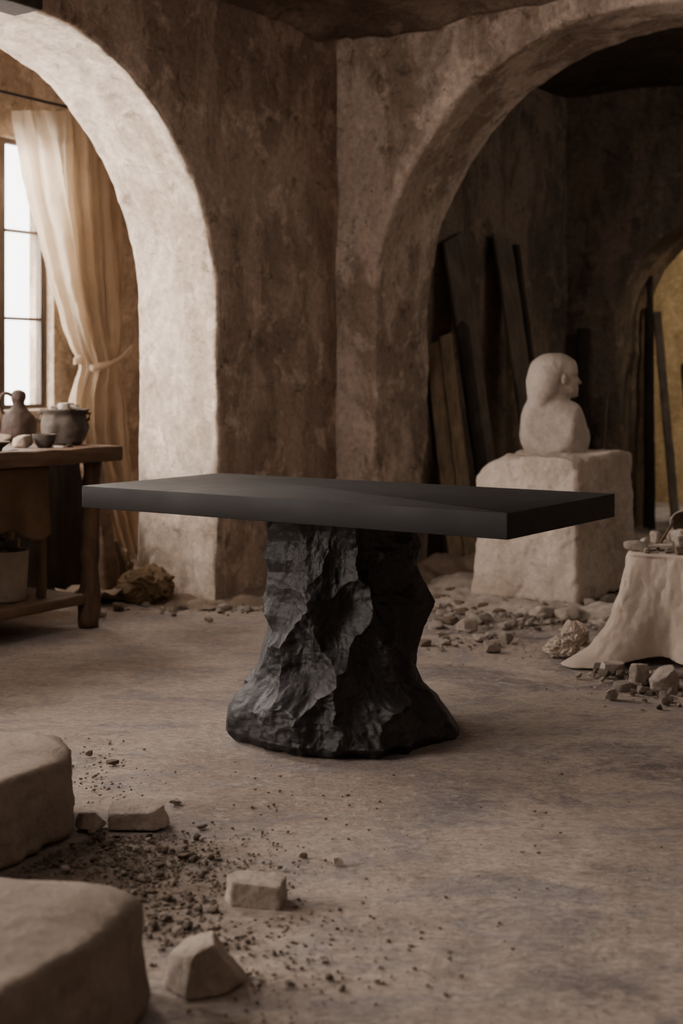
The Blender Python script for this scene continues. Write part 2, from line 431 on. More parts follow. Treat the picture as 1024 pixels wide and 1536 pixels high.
def box_v(x0, x1, y0, y1, z0, z1):
    return [(x0, y0, z0), (x1, y0, z0), (x1, y1, z0), (x0, y1, z0), (x0, y0, z1), (x1, y0, z1), (x1, y1, z1), (x0, y1, z1)]
BOXF = [(0, 3, 2, 1), (4, 5, 6, 7), (0, 1, 5, 4), (1, 2, 6, 5), (2, 3, 7, 6), (3, 0, 4, 7)]
def boxes(name, lst, mat, parent=None, T=None, bev=0, loc=None):
    V, Fc = [], []
    for bx in lst:
        b = len(V); vs = box_v(*bx)
        V += [T(*p) if T else p for p in vs]; Fc += [tuple(b + i for i in f) for f in BOXF]
    o = mesh(name, V, Fc, mat, parent, smooth=False, loc=loc)
    if bev:
        m = o.modifiers.new('bevel', 'BEVEL'); m.width = bev; m.segments = 2; m.limit_method = 'ANGLE'
    return o
for n_, (s0, s1, z0, z1) in enumerate(WINS):
    w_ = bpy.data.objects.new('window_%d' % (n_ + 1), None); link(w_); structure(w_)
    T = lambda x, y, z: R(WA - .06 - y, -x, z)
    sm = (s0 + s1) / 2 + .02; fr = .016; mul = .045
    boxes('window_frame', [(s0, s0 + fr, 0, .06, z0, z1), (s1 - fr, s1, 0, .06, z0, z1), (s0 + fr, s1 - fr, 0, .06, z1 - fr, z1),
                           (s0 + fr, s1 - fr, 0, .06, z0, z0 + fr), (sm - mul, sm + mul, -.02, .07, z0 + fr, z1 - fr)], M['frame'], w_, T)
    for (q0, q1) in ((s0 + fr, sm - mul), (sm + mul, s1 - fr)):
        zz = [z0 + fr + (z1 - z0 - 2 * fr) * k / 3 for k in range(4)]
        sash = boxes('sash', [(q0, q0 + .016, .01, .05, z0 + fr, z1 - fr), (q1 - .016, q1, .01, .05, z0 + fr, z1 - fr)] +
              [(q0 + .016, q1 - .016, .01, .045, z - .008, z + .008) for z in zz], M['frame'], w_, T)
        boxes('glass_pane', [(q0 + .016, q1 - .016, .028, .031, zz[0], zz[-1])], M['glass'], sash, T)
    boxes('window_sill', [(s0 - .07, s1 + .07, -.13, .0, z0 - .055, z0 - .003)], M['jamb'], w_, T, bev=.012)

# ------------------------------------------------------------------ rock maker
_ico = {}
def ico(n):
    if n in _ico: return _ico[n]
    import bmesh
    bm = bmesh.new(); bmesh.ops.create_icosphere(bm, subdivisions=n, radius=1)
    bm.verts.ensure_lookup_table()
    V = np.array([v.co[:] for v in bm.verts]); V /= np.linalg.norm(V, axis=1)[:, None]
    Fc = [tuple(v.index for v in f.verts) for f in bm.faces]; bm.free(); _ico[n] = (V, Fc); return _ico[n]
def hull_shape(planes, sub, k=24, noise_amp=.01, noise_sc=6, seed=0, fine=.002):
    """Star shape cut by planes (normal, distance); k sets how crisp the arrises stay."""
    D, Fc = ico(sub)
    Nn = np.array([p[0] for p in planes], float); Nn /= np.linalg.norm(Nn, axis=1)[:, None]
    d = np.array([p[1] for p in planes], float)
    q = np.maximum(D @ Nn.T, 1e-4) / d[None, :]
    r = 1 / (q ** k).sum(1) ** (1.0 / k)
    V = D * r[:, None]
    V = V + D * (fbm(V, noise_sc, 4, .55, off=seed * 5.7) * noise_amp + fbm(V, noise_sc * 6, 3, .6, off=seed) * fine)[:, None]
    return V, Fc
def rnd_planes(rng, sx, sy, sz, extra=9):
    P = [((0, 0, -1), sz * .8), ((rng.uniform(-.25, .25), rng.uniform(-.25, .25), 1), sz)]
    for i in range(extra):
        n = rng.normal(size=3); n /= np.linalg.norm(n)
        e = math.sqrt((n[0] * sx) ** 2 + (n[1] * sy) ** 2 + (n[2] * sz) ** 2)
        P.append((n, e * rng.uniform(.72, 1.0)))
    for s, n in ((sx, (1, 0, 0)), (sx, (-1, 0, 0)), (sy, (0, 1, 0)), (sy, (0, -1, 0))):
        P.append(((n[0] + rng.uniform(-.3, .3), n[1] + rng.uniform(-.3, .3), rng.uniform(-.2, .2)), s * rng.uniform(.85, 1.05)))
    return P
def settle(V, sink=.003):
    V = V.copy(); V[:, 2] -= V[:, 2].min() + sink; return V
def rock(name, sx, sy, sz, seed, mat, loc, rotz=0, sub=4, extra=9, k=26, rough=.06):
    rng = np.random.RandomState(seed)
    s = min(sx, sy, sz)
    V, Fc = hull_shape(rnd_planes(rng, sx, sy, sz, extra), sub, k, s * rough * 1.6, 1.2 / max(sx, sy), seed, s * rough * .35)
    V = settle(V, s * .04)
    return mesh(name, V, Fc, mat, loc=loc, rot=(0, 0, rotz), sharp=38)

# ------------------------------------------------------------------ the table
tab = thing('pedestal_dining_table', 'black rectangular table with thick slab top on a rugged carved black rock pedestal', 'table', (-.008, 4.315, 0), ANG)
import bmesh
def tabletop():
    L, Wd, z0, z1 = 1.580, .716, .6785, .75
    bm = bmesh.new(); bmesh.ops.create_cube(bm, size=1)
    for v in bm.verts: v.co = Vector((v.co.x * L, v.co.y * Wd, z0 + (v.co.z + .5) * (z1 - z0)))
    vert = [e for e in bm.edges if abs(e.verts[0].co.z - e.verts[1].co.z) > .01]
    bmesh.ops.bevel(bm, geom=vert, offset=.006, segments=4, affect='EDGES', profile=.5)
    hor = [e for e in bm.edges if abs(e.verts[0].co.z - e.verts[1].co.z) < 1e-4 and len(e.link_faces) == 2 and abs(e.link_faces[0].normal.z - e.link_faces[1].normal.z) > .5]
    bmesh.ops.bevel(bm, geom=hor, offset=.0025, segments=2, affect='EDGES', profile=.5)
    me = bpy.data.meshes.new('tabletop'); bm.to_mesh(me); bm.free(); me.materials.append(M['top'])
    me.polygons.foreach_set('use_smooth', [True] * len(me.polygons)); me.set_sharp_from_angle(angle=math.radians(35))
    o = bpy.data.objects.new('tabletop', me); return link(o, tab)
tabletop()
def rock_pedestal():
    Yc = 4.25
    def X(px): return (px - 512) * Yc / F
    def Z(py): return EYE - (py - HY) * Yc / F
    left = [(404, 775), (406, 813), (400, 832), (407, 852), (404, 883), (394, 914), (400, 938), (393, 961), (390, 981), (379, 1016), (357, 1036), (347, 1062), (347, 1082), (352, 1096), (360, 1110)]
    right = [(622, 775), (623, 799), (627, 817), (620, 844), (629, 867), (650, 897), (642, 922), (630, 949), (617, 977), (614, 994), (626, 1020), (648, 1035), (666, 1062), (684, 1090), (688, 1098), (684, 1112)]
    lz = np.array([Z(p[1]) for p in left])[::-1]; lr = np.array([-X(p[0]) for p in left])[::-1]
    rz = np.array([Z(p[1]) for p in right])[::-1]; rr = np.array([X(p[0]) for p in right])[::-1]
    fz = np.array([0, .03, .08, .16, .30, .45, .60, .70]); frr = np.array([.355, .375, .365, .315, .255, .225, .205, .195])
    nt_, nz_ = 520, 420
    th = np.linspace(0, 2 * PI, nt_, endpoint=False); zz = np.linspace(0, .682, nz_)
    Tg, Zg = np.meshgrid(th, zz)
    c = np.cos(Tg); s = np.sin(Tg)
    side = np.where(c > 0, np.interp(Zg, rz, rr), np.interp(Zg, lz, lr))
    fr = np.interp(Zg, fz, frr)
    w = np.abs(c) ** 2.6
    r = side * w + fr * (1 - w)
    Pn = np.stack([r * c, r * s, Zg], -1).reshape(-1, 3)
    # chisel scoops: (px, py, depth) seen from the front, plus random ones behind
    front = [(437, 835, .0), (425, 905, .0), (503, 838, .01), (512, 905, .02), (455, 980, .022), (560, 820, .0), (592, 888, .022), (560, 975, .008), (600, 1000, .02),
             (545, 1030, .005), (482, 1062, .012), (435, 1075, .0), (380, 1070, .0), (405, 1010, .006), (632, 1060, .01), (590, 1098, .0), (650, 1100, .0), (520, 1115, .0),
             (465, 1122, .0), (470, 800, .006), (615, 925, .012), (395, 960, .0), (412, 1120, .0)]
    S = []
    for px, py, dep in front:
        z = Z(py); z = max(.0, z); x = X(px); fr_ = float(np.interp(z, fz, frr)); sd = float(np.interp(z, rz, rr) if x > 0 else np.interp(z, lz, lr))
        y = -fr_ * math.sqrt(max(.02, 1 - (x / sd) ** 2)); S.append((x, y, z, dep))
    rng = np.random.RandomState(5)
    for i in range(26):
        t = rng.uniform(.12, PI - .12); z = rng.uniform(0, .68); rr_ = float(np.interp(z, fz, frr)); S.append((rr_ * math.cos(t), rr_ * math.sin(t), z, rng.uniform(0, .02)))
    S = np.array(S)
    st = np.array([1, 1, .62])
    warp = np.stack([fbm(Pn, 7, 4, off=k * 11) for k in range(3)], 1) * .034
    d2 = (((Pn + warp)[:, None, :] - S[None, :, :3]) * st)
    d2 = (d2 ** 2).sum(2)
    g1 = np.min(d2 * 7.5 - S[None, :, 3] * 1.4, axis=1)
    # second, finer generation of flaked scoops
    n2 = 330; t2 = rng.uniform(0, 2 * PI, n2); z2 = rng.uniform(0, .68, n2) ** 1.05; r2 = np.interp(z2, fz, frr)
    S2 = np.stack([r2 * np.cos(t2), r2 * np.sin(t2), z2], 1); h2 = rng.uniform(0, .0045, n2)
    g2 = np.full(len(Pn), 9.0); warp2 = np.stack([fbm(Pn, 16, 3, off=k * 7 + 3) for k in range(3)], 1) * .012
    sec = np.full(len(Pn), 9.0)
    for i in range(n2):
        q = ((((Pn + warp2) - S2[i]) * np.array([1, 1, .7])) ** 2).sum(1) * 6 - h2[i]
        sec = np.minimum(sec, np.maximum(q, g2)); g2 = np.minimum(g2, q)
    disp = np.minimum(g1, .075) * .95 + np.minimum(g2, .02) * .55 - .034
    Pq = Pn * np.array([1, 1, .45])
    disp += (ridged(Pq, 14, 5) - 1) * .0065 + fbm(Pn, 45, 4, .65) * .0018
    silh = np.abs(c).reshape(-1) ** 6
    disp = disp * (1 - .72 * silh)
    top_f = np.clip((.682 - Zg.reshape(-1)) / .04, .35, 1)
    disp *= top_f
    nz_out = np.stack([c.reshape(-1), s.reshape(-1), np.zeros(len(Pn))], 1)
    V = Pn + nz_out * disp[:, None]
    foot = np.clip(1 - Zg.reshape(-1) / .03, 0, 1) ** 2
    V[:, :2] *= (1 - .035 * foot)[:, None]
    V = np.vstack([V, [[0, 0, 0], [0, 0, .682]]]); Fc = grid_faces(nz_, nt_, True)
    a = len(V) - 2; b = len(V) - 1; L0 = (nz_ - 1) * nt_
    Fc += [(j, a, (j + 1) % nt_) for j in range(nt_)][::1]
    Fc += [(L0 + j, L0 + (j + 1) % nt_, b) for j in range(nt_)]
    # shape was laid out facing the camera: turn it back into the table's own frame
    ca, sa = math.cos(-ANG), math.sin(-ANG)
    off = np.array([.008, Yc - 4.315])
    xy = V[:, :2] + off; V[:, 0] = xy[:, 0] * ca - xy[:, 1] * sa; V[:, 1] = xy[:, 0] * sa + xy[:, 1] * ca
    o = mesh('rock_pedestal', V, Fc, M['rock'], tab, sharp=55); o['label'] = 'rugged black pedestal carved like faceted rock'
rock_pedestal()

# ------------------------------------------------------------------ fallen blocks and loose stones in front
def prism_block(name, label, foot, h, seed, mat, k=42, amp=.014, top_tilt=(0, 0)):
    P = np.array(foot, float); c = P.mean(0); pl = []
    n = len(P)
    for i in range(n):
        a, b = P[i] - c, P[(i + 1) % n] - c; e = b - a; nn = np.array([e[1], -e[0]]); nn /= np.linalg.norm(nn)
        if nn @ a < 0: nn = -nn
        pl.append(((nn[0], nn[1], .04), nn @ a))
    pl += [((top_tilt[0], top_tilt[1], 1), h / 2), ((0, 0, -1), h / 2)]
    rng = np.random.RandomState(seed)
    for i in range(7):
        q = rng.normal(size=3); q[2] = abs(q[2]); q /= np.linalg.norm(q)
        sup = max(float(q[0] * (p - c)[0] + q[1] * (p - c)[1]) for p in P) + q[2] * h / 2
        pl.append((q, sup * rng.uniform(.88, .95)))
    V, Fc = hull_shape(pl, 6, k, amp, 6, seed, amp * .22)
    V = settle(V, .004)
    o = mesh(name, V, Fc, mat, loc=(c[0], c[1], 0)); return tag(o, label, 'stone')
prism_block('stone_block', 'big rough stone block behind the other big block, gravel along its foot', [(-.637, 3.27), (-.70, 3.47), (-1.35, 3.52), (-1.3, 2.75), (-.99, 2.62)], .197, 3, M['block'], top_tilt=(.02, 0))
prism_block('stone_block', 'nearest big stone block with a sloping pale top, at the bottom corner of the floor', [(-.312, 2.34), (-.37, 2.46), (-1.05, 2.47), (-1.1, 1.8), (-.72, 1.62)], .205, 8, M['block'], k=34, amp=.011, top_tilt=(.05, -.03))

def loose(name, label, px, py, sx, sy, sz, seed, mat, rotz=0, extra=9, sub=5, k=30, rough=.05):
    o = rock(name, sx, sy, sz, seed, mat, on(px, py), rotz, sub, extra, k, rough); return tag(o, label, 'stone')
def small_block():
    p = on(384, 1362); pl = [((-.25, -1, .02), .034), ((1, -.18, 0), .058), ((-1, -.35, .05), .058), ((.2, 1, 0), .036), ((.03, -.05, 1), .026), ((0, 0, -1), .026),
          ((-1, .9, .1), .062), ((1, 1, .2), .066), ((-.9, -.9, .0), .058)]
    V, Fc = hull_shape(pl, 5, 34, .003, 20, 5, .0006); V = settle(V, .002)
    tag(mesh('stone_chip', V, Fc, M['chip'], loc=(p.x, p.y + .03, 0), sharp=40), 'small squared pale stone lying alone on the open floor', 'stone')
    p = on(300, 1492); pl = [((-1, -.8, .35), .045), ((.35, -1, .25), .040), ((1, .1, .75), .046), ((.1, 1, .1), .05), ((-.35, -.05, 1), .040), ((0, 0, -1), .036), ((-1, .5, .1), .058), ((.9, -.5, -.1), .066)]
    V, Fc = hull_shape(pl, 5, 34, .004, 18, 9, .0008); V = settle(V, .002)
    tag(mesh('stone_chip', V, Fc, M['chip'], loc=(p.x, p.y + .035, 0), sharp=40), 'jagged pale stone lump beside the nearest big block', 'stone')
    p = on(200, 1246); pl = [((-.05, -1, .12), .042), ((1, -.5, .35), .066), ((-1, -.1, .05), .066), ((0, 1, 0), .05), ((-.06, -.12, 1), .024), ((0, 0, -1), .022), ((.9, .8, .2), .062)]
    V, Fc = hull_shape(pl, 5, 34, .004, 16, 3, .001); V = settle(V, .002)
    tag(mesh('stone_chip', V, Fc, M['rubble'], loc=(p.x, p.y + .045, 0), sharp=40), 'flat slab-like stone chunk in front of the rear big block', 'stone')
small_block()
loose('stone_chip', 'rounded brown stone wedged against the rear big block', 131, 1243, .036, .03, .022, 31, M['rubble'])
loose('stone_chip', 'thin pale shard lying flat between the flat slab stone and the table', 264, 1205, .016, .010, .006, 32, M['chip'])
loose('stone_chip', 'single small pyramid-shaped chip on bare floor right of the gravel', 504, 1296, .011, .010, .010, 33, M['chip'], extra=5)
loose('stone_chip', 'small dark flake lying on open floor behind the squared stone', 454, 1285, .010, .008, .005, 37, M['brownstone'])
loose('stone_chip', 'tiny dark flake near the flat slab stone shadow', 303, 1242, .014, .010, .004, 34, M['brownstone'])
loose('stone_chip', 'thin slanting dark flake beyond the rear big block', 168, 1146, .022, .010, .006, 35, M['brownstone'], rotz=.5)
loose('stone_chip', 'small dark crumb standing upright beyond the rear big block', 133, 1134, .009, .008, .009, 36, M['brownstone'])

def scatter(name, label, cat, group, n, place, smin, smax, mats, seed, sub=2, base=10, flat=.6, sink=.12):
    rng = np.random.RandomState(seed); protos = []
    for i in range(base):
        sx, sy, sz = 1, rng.uniform(.6, 1), rng.uniform(flat * .7, flat * 1.2)
        V, Fc = hull_shape(rnd_planes(rng, sx, sy, sz, 7), sub, 22, .14 if sub > 2 else .06, 1.7, seed + i, .03); V = settle(V, sink)
        me = bpy.data.meshes.new(name); me.from_pydata([tuple(v) for v in V], [], Fc); me.update()
        if sub > 2: me.polygons.foreach_set('use_smooth', [True] * len(me.polygons)); me.set_sharp_from_angle(angle=math.radians(36))
        me.materials.append(mats[i % len(mats)]); protos.append(me)
    out = []
    for i in range(n):
        x, y, z = place(rng)[:3]; s = smin + (smax - smin) * rng.uniform() ** 2.2
        o = bpy.data.objects.new(name, protos[rng.randint(base)]); o.location = (x, y, z); o.scale = (s, s, s); o.rotation_euler = (rng.uniform(-.15, .15), rng.uniform(-.15, .15), rng.uniform(0, 6.28))
        link(o); tag(o, label, cat, group); out.append(o)
    return out
taken = []
def free(x, y, r):
    for (a, b, q) in taken:
        if (a - x) ** 2 + (b - y) ** 2 < (q + r) ** 2: return False
    taken.append((x, y, r)); return True
def blob(areas, r=.008):                 # areas in pixels: (px, py, spread px, spread py, weight)
    wts = np.array([a[4] for a in areas], float); wts /= wts.sum()
    def f(rng):
        for _ in range(60):
            a = areas[rng.choice(len(areas), p=wts)]
            px, py = a[0] + rng.normal() * a[2], a[1] + rng.normal() * a[3]
            if py < 800 or not (-30 < px < 1060): continue
            p = on(px, py)
            aa, bb = rel(p.x, p.y)
            if not ok(p.x, p.y): continue
            if free(p.x, p.y, r): return p
        return p
    return f
BLK = [((-1.35, -.6), (2.6, 3.5)), ]
def inside_poly(x, y, P):
    c = False; n = len(P)
    for i in range(n):
        x1, y1 = P[i]; x2, y2 = P[(i + 1) % n]
        if (y1 > y) != (y2 > y) and x < (x2 - x1) * (y - y1) / (y2 - y1) + x1: c = not c
    return c
KEEP = [[(-.61, 3.25), (-.67, 3.52), (-1.4, 3.56), (-1.35, 2.7), (-.99, 2.57)], [(-.285, 2.33), (-.35, 2.5), (-1.1, 2.52), (-1.2, 1.7), (-.72, 1.57)]]
KEEP.append([tuple(R(.9, -.2)[:2]), tuple(R(1.56, -.2)[:2]), tuple(R(1.56, .6)[:2]), tuple(R(.9, .6)[:2])])
KEEP.append([tuple(on(330, 1385)[:2]), tuple(on(436, 1375)[:2]), tuple(on(430, 1325)[:2]), tuple(on(338, 1330)[:2])])
KEEP.append([tuple(on(238, 1520)[:2]), tuple(on(352, 1505)[:2]), tuple(on(335, 1440)[:2]), tuple(on(240, 1445)[:2])])
KEEP.append([tuple(on(155, 1258)[:2]), tuple(on(250, 1250)[:2]), tuple(on(245, 1205)[:2]), tuple(on(158, 1210)[:2])])
def ok(x, y):
    for P in KEEP:
        if inside_poly(x, y, P): return False
    a, b = rel(x, y)
    if a < .0 and not (-3.4 < b < -1.08): return False
    if b > 0 and a < .30: return False
    if (x * x + (y - 4.25) ** 2) < .42 ** 2: return False
    return True
scatter('pebble', 'small crumbled stone among the gravel around the fallen blocks', 'pebble', 'pebbles around the fallen blocks', 210,
        blob([(150, 1262, 40, 12, 3), (215, 1290, 60, 18, 4), (300, 1330, 60, 30, 2.5), (270, 1370, 45, 28, 3), (60, 1285, 40, 10, 1.2), (140, 1160, 25, 22, .8), (350, 1430, 50, 30, 1), (420, 1480, 60, 30, .6), (130, 1262, 20, 8, 2)], .007),
        .0035, .015, [M['brownstone'], M['chip'], M['dirt'], M['brownstone']], 41)
def grit(name, label, n, areas, smax, mat, seed):
    rng = np.random.RandomState(seed); V, Fc = [], []
    D, If = ico(1)
    w = np.array([a[4] for a in areas], float); w /= w.sum(); k = 0
    while k < n:
        a = areas[rng.choice(len(areas), p=w)]
        px, py = a[0] + rng.normal() * a[2], a[1] + rng.normal() * a[3]
        if py < 840 or px < -40 or px > 1070 or py > 1700: continue
        p = on(px, py)
        if not ok(p.x, p.y): continue
        s = .0012 + smax * rng.uniform() ** 3; b = len(V)
        jit = 1 + rng.uniform(-.35, .35, (len(D), 1)); q = D * jit * s * np.array([1, 1, .6]) + np.array([p.x, p.y, s * .25])
        V += list(map(tuple, q)); Fc += [tuple(b + i for i in f) for f in If]; k += 1
    return tag(mesh(name, V, Fc, mat, smooth=False), label, 'gravel', kind='stuff')
grit('grit', 'fine brown grit and crumbs strewn over the floor near the fallen blocks', 3800,
     [(150, 1265, 60, 14, 3), (220, 1300, 80, 25, 4), (290, 1360, 90, 45, 4), (400, 1450, 130, 60, 2), (60, 1290, 50, 12, 1.5), (150, 1160, 40, 30, .6), (350, 1200, 150, 50, .5), (600, 1300, 200, 100, .5)], .0045, M['brownstone'], 5)

# rubble round the stone pedestal and along the wall foot
def mound(name, label, pts, mat, seed=0):
    """low drift of debris: pts = (x, y, rx, ry, h) bumps merged into one skin"""
    P = np.array(pts, float); x0, x1 = (P[:, 0] - P[:, 2] * 1.6).min(), (P[:, 0] + P[:, 2] * 1.6).max(); y0, y1 = (P[:, 1] - P[:, 3] * 1.6).min(), (P[:, 1] + P[:, 3] * 1.6).max()
    nx = int((x1 - x0) / .012) + 2; ny = int((y1 - y0) / .012) + 2
    X_, Y_ = np.meshgrid(np.linspace(x0, x1, nx), np.linspace(y0, y1, ny)); h = np.full(X_.shape, -.02)
    for x, y, rx, ry, hh in pts: h = np.maximum(h, hh * 1.35 * np.exp(-((X_ - x) / rx) ** 2 - ((Y_ - y) / ry) ** 2) - hh * .3)
    q = np.column_stack([X_.ravel(), Y_.ravel(), np.full(X_.size, seed * 1.0)])
    h = h.ravel() + np.where(h.ravel() > -.015, fbm(q, 9, 5, .6) * .016, 0)
    V = np.column_stack([X_.ravel(), Y_.ravel(), np.maximum(h, -.01)])
    Fc = [f for f in grid_faces(ny, nx) if max(V[i, 2] for i in f) > -.006]
    used = sorted({i for f in Fc for i in f}); mp = {o: i for i, o in enumerate(used)}
    return tag(mesh(name, V[used], [tuple(mp[i] for i in f) for f in Fc], mat), label, 'debris', kind='stuff')
def room_pts(lst): return [(R(a, b).x, R(a, b).y, rx, ry, h) for a, b, rx, ry, h in lst]
mound('dirt_drift', 'low drift of plaster dust and dirt along the foot of the corner pier', room_pts(
    [(.05, -.95, .22, .1, .026), (.06, -.7, .2, .12, .03), (.08, -.4, .2, .12, .03), (.15, -.12, .25, .15, .05), (-.2, -1.08, .2, .08, .025), (-.05, -1.1, .15, .1, .022), (.4, .1, .22, .18, .09), (.45, .4, .2, .2, .12), (.6, .6, .3, .25, .12)]), M['dirt'], 2)
mound('dirt_drift', 'shallow bed of grey dust under the rubble in front of the carved bust pedestal', room_pts(
    [(.75, -.3, .3, .12, .035), (1.1, -.34, .3, .12, .04), (1.4, -.3, .25, .14, .04), (1.75, -.2, .2, .2, .05), (.75, .1, .2, .22, .07), (1.8, .2, .22, .3, .06)]), M['rubble'], 3)
scatter('rubble_stone', 'broken stone fragment in the rubble around the pedestal of the bust', 'rubble', 'rubble around the pedestal of the bust', 190,
        blob([(700, 930, 30, 10, 3), (770, 925, 40, 12, 4), (830, 920, 35, 12, 3.5), (680, 895, 22, 14, 2.5), (660, 960, 22, 12, 1), (740, 955, 40, 14, 1.2), (890, 930, 25, 12, 1.5), (690, 905, 20, 10, 1)], .014),
        .011, .038, [M['rubble'], M['chip'], M['rubble'], M['dirt']], 51, sub=3)
scatter('rubble_stone', 'crumb of fallen plaster along the foot of the corner pier', 'rubble', 'plaster crumbs along the foot of the corner pier', 45,
        blob([(280, 905, 30, 7, 2), (350, 915, 30, 7, 2), (390, 905, 12, 8, 1), (250, 918, 20, 6, 1)], .012), .007, .024, [M['rubble'], M['dirt'], M['chip']], 58, sub=3)
for px, py, sx, sy, sz, sd, lb, rz in ((817, 925, .075, .04, .028, 61, 'long flat broken slab leaning in the rubble before the pedestal corner', .3),
                                   (850, 930, .06, .03, .032, 62, 'angular dark-edged slab beside the long flat one in the rubble', -.5),
                                   (700, 945, .045, .03, .03, 63, 'largest pale chunk at the left end of the rubble', .2),
                                   (740, 968, .028, .016, .012, 64, 'lone flat chip lying in front of the pedestal rubble', 0),
                                   (875, 905, .05, .04, .05, 65, 'chunky stone resting against the shaded side of the pedestal', .4)):
    loose('rubble_stone', lb, px, py, sx, sy, sz, sd, M['rubble'], rz, sub=4)
scatter('rubble_stone', 'broken stone fragment strewn under the edge of the draped linen', 'rubble', 'rubble below the draped linen', 60,
        blob([(935, 1015, 25, 10, 2), (985, 1025, 30, 12, 3), (960, 1040, 35, 8, 1.5), (1020, 1030, 20, 12, 1.5), (905, 1008, 14, 5, .8)], .014), .010, .034, [M['rubble'], M['chip'], M['brownstone']], 71, sub=3)
loose('rubble_stone', 'large rounded pale boulder at the foot of the draped linen', 1000, 1036, .062, .05, .042, 72, M['rubble'], .2)
loose('rubble_stone', 'upright wedge of stone just under the linen hem', 962, 1026, .036, .03, .040, 73, M['rubble'], .5)
loose('rubble_stone', 'round stone lump furthest forward below the linen', 918, 1040 + 8, .024, .022, .019, 74, M['chip'])
loose('rubble_stone', 'dusty stone slab tucked beneath the hanging linen folds', 917, 1010, .05, .03, .025, 75, M['rubble'])
grit('grit', 'fine pale grit and dust grains around the pedestal rubble and linen', 1500, [(760, 935, 90, 18, 4), (960, 1030, 60, 14, 2), (700, 970, 60, 20, 1), (850, 960, 80, 20, 1), (300, 915, 80, 6, 1)], .006, M['rubble'], 15)

# ------------------------------------------------------------------ stone pedestal with bust
def stone_plinth():
    c = R(1.23, .19); ca = ANG; h = .70
    pl = [((1, 0, .0), .283), ((-1, 0, .03), .29), ((0, -1, .02), .35), ((0, 1, 0), .35), ((0, 0, 1), h / 2), ((0, 0, -1), h / 2 + .01),
          ((-1, -.2, 1.2), .40), ((-.4, -1, 1.4), .475), ((.5, -.6, 1.5), .50), ((-1, -1, .1), .435), ((1, -1, .05), .438)]
    V, Fc = hull_shape(pl, 7, 44, .022, 4.2, 12, .003)
    V = settle(V, .004)
    tag(mesh('stone_plinth', V, Fc, M['pedestal'], loc=(c.x, c.y, 0), rot=(0, 0, ca)), 'tall rough-hewn pale stone block carrying the carved bust', 'pedestal')
stone_plinth()

def surface_nets(fun, lo, hi, h):
    lo = np.array(lo, float); hi = np.array(hi, float); n = np.ceil((hi - lo) / h).astype(int) + 1
    ax = [lo[k] + h * np.arange(n[k]) for k in range(3)]
    G = np.stack(np.meshgrid(*ax, indexing='ij'), -1); val = fun(G.reshape(-1, 3)).reshape(n)
    s = val < 0; c0 = n - 1; acc = np.zeros((*c0, 3)); cnt = np.zeros(c0)
    offs = [(i, j, k) for i in (0, 1) for j in (0, 1) for k in (0, 1)]
    for a in offs:
        for d in range(3):
            if a[d]: continue
            b = list(a); b[d] = 1
            sl = lambda o: tuple(slice(o[k], o[k] + c0[k]) for k in range(3))
            va, vb = val[sl(a)], val[sl(b)]; m = (va < 0) != (vb < 0)
            t = np.where(m, va / np.where(m, va - vb, 1), 0)
            p = np.zeros((*c0, 3)); p += a; p[..., d] += t
            acc += p * m[..., None]; cnt += m
    act = cnt > 0; idx = -np.ones(c0, int); idx[act] = np.arange(act.sum())
    cell = np.stack(np.nonzero(act), -1); V = lo + (cell + acc[act] / cnt[act][:, None]) * h
    Fc = []
    for d in range(3):
        e1, e2 = [(1, 2), (2, 0), (0, 1)][d]
        sl1 = [slice(0, n[k]) for k in range(3)]; sl2 = list(sl1); sl1[d] = slice(0, n[d] - 1); sl2[d] = slice(1, n[d])
        m = s[tuple(sl1)] != s[tuple(sl2)]; I = np.stack(np.nonzero(m), -1)
        for q in I:
            if q[e1] == 0 or q[e2] == 0 or q[e1] >= n[e1] - 1 or q[e2] >= n[e2] - 1: continue
            a = q.copy(); b = q.copy(); b[e1] -= 1; c = q.copy(); c[e1] -= 1; c[e2] -= 1; dd = q.copy(); dd[e2] -= 1
            f = (idx[tuple(a)], idx[tuple(b)], idx[tuple(c)], idx[tuple(dd)])
            if min(f) < 0: continue
            Fc.append(f if s[tuple(q)] else f[::-1])
    return V, Fc
def ell(P, c, r):
    q = (P - np.array(c)) / np.array(r); k0 = np.linalg.norm(q, axis=1); k1 = np.linalg.norm(q / np.array(r), axis=1) + 1e-9
    return k0 * (k0 - 1) / k1
def smin(a, b, k): h = np.clip(.5 + .5 * (b - a) / k, 0, 1); return b * (1 - h) + a * h - k * h * (1 - h)
def smax(a, b, k): return -smin(-a, -b, k)
def plane(P, n, d): n = np.array(n, float); n /= np.linalg.norm(n); return P @ n - d
def capsule(P, a, b, r0, r1):
    a = np.array(a, float); b = np.array(b, float); ab = b - a; t = np.clip(((P - a) @ ab) / (ab @ ab), 0, 1)
    return np.linalg.norm(P - a - t[:, None] * ab, axis=1) - (r0 + (r1 - r0) * t)
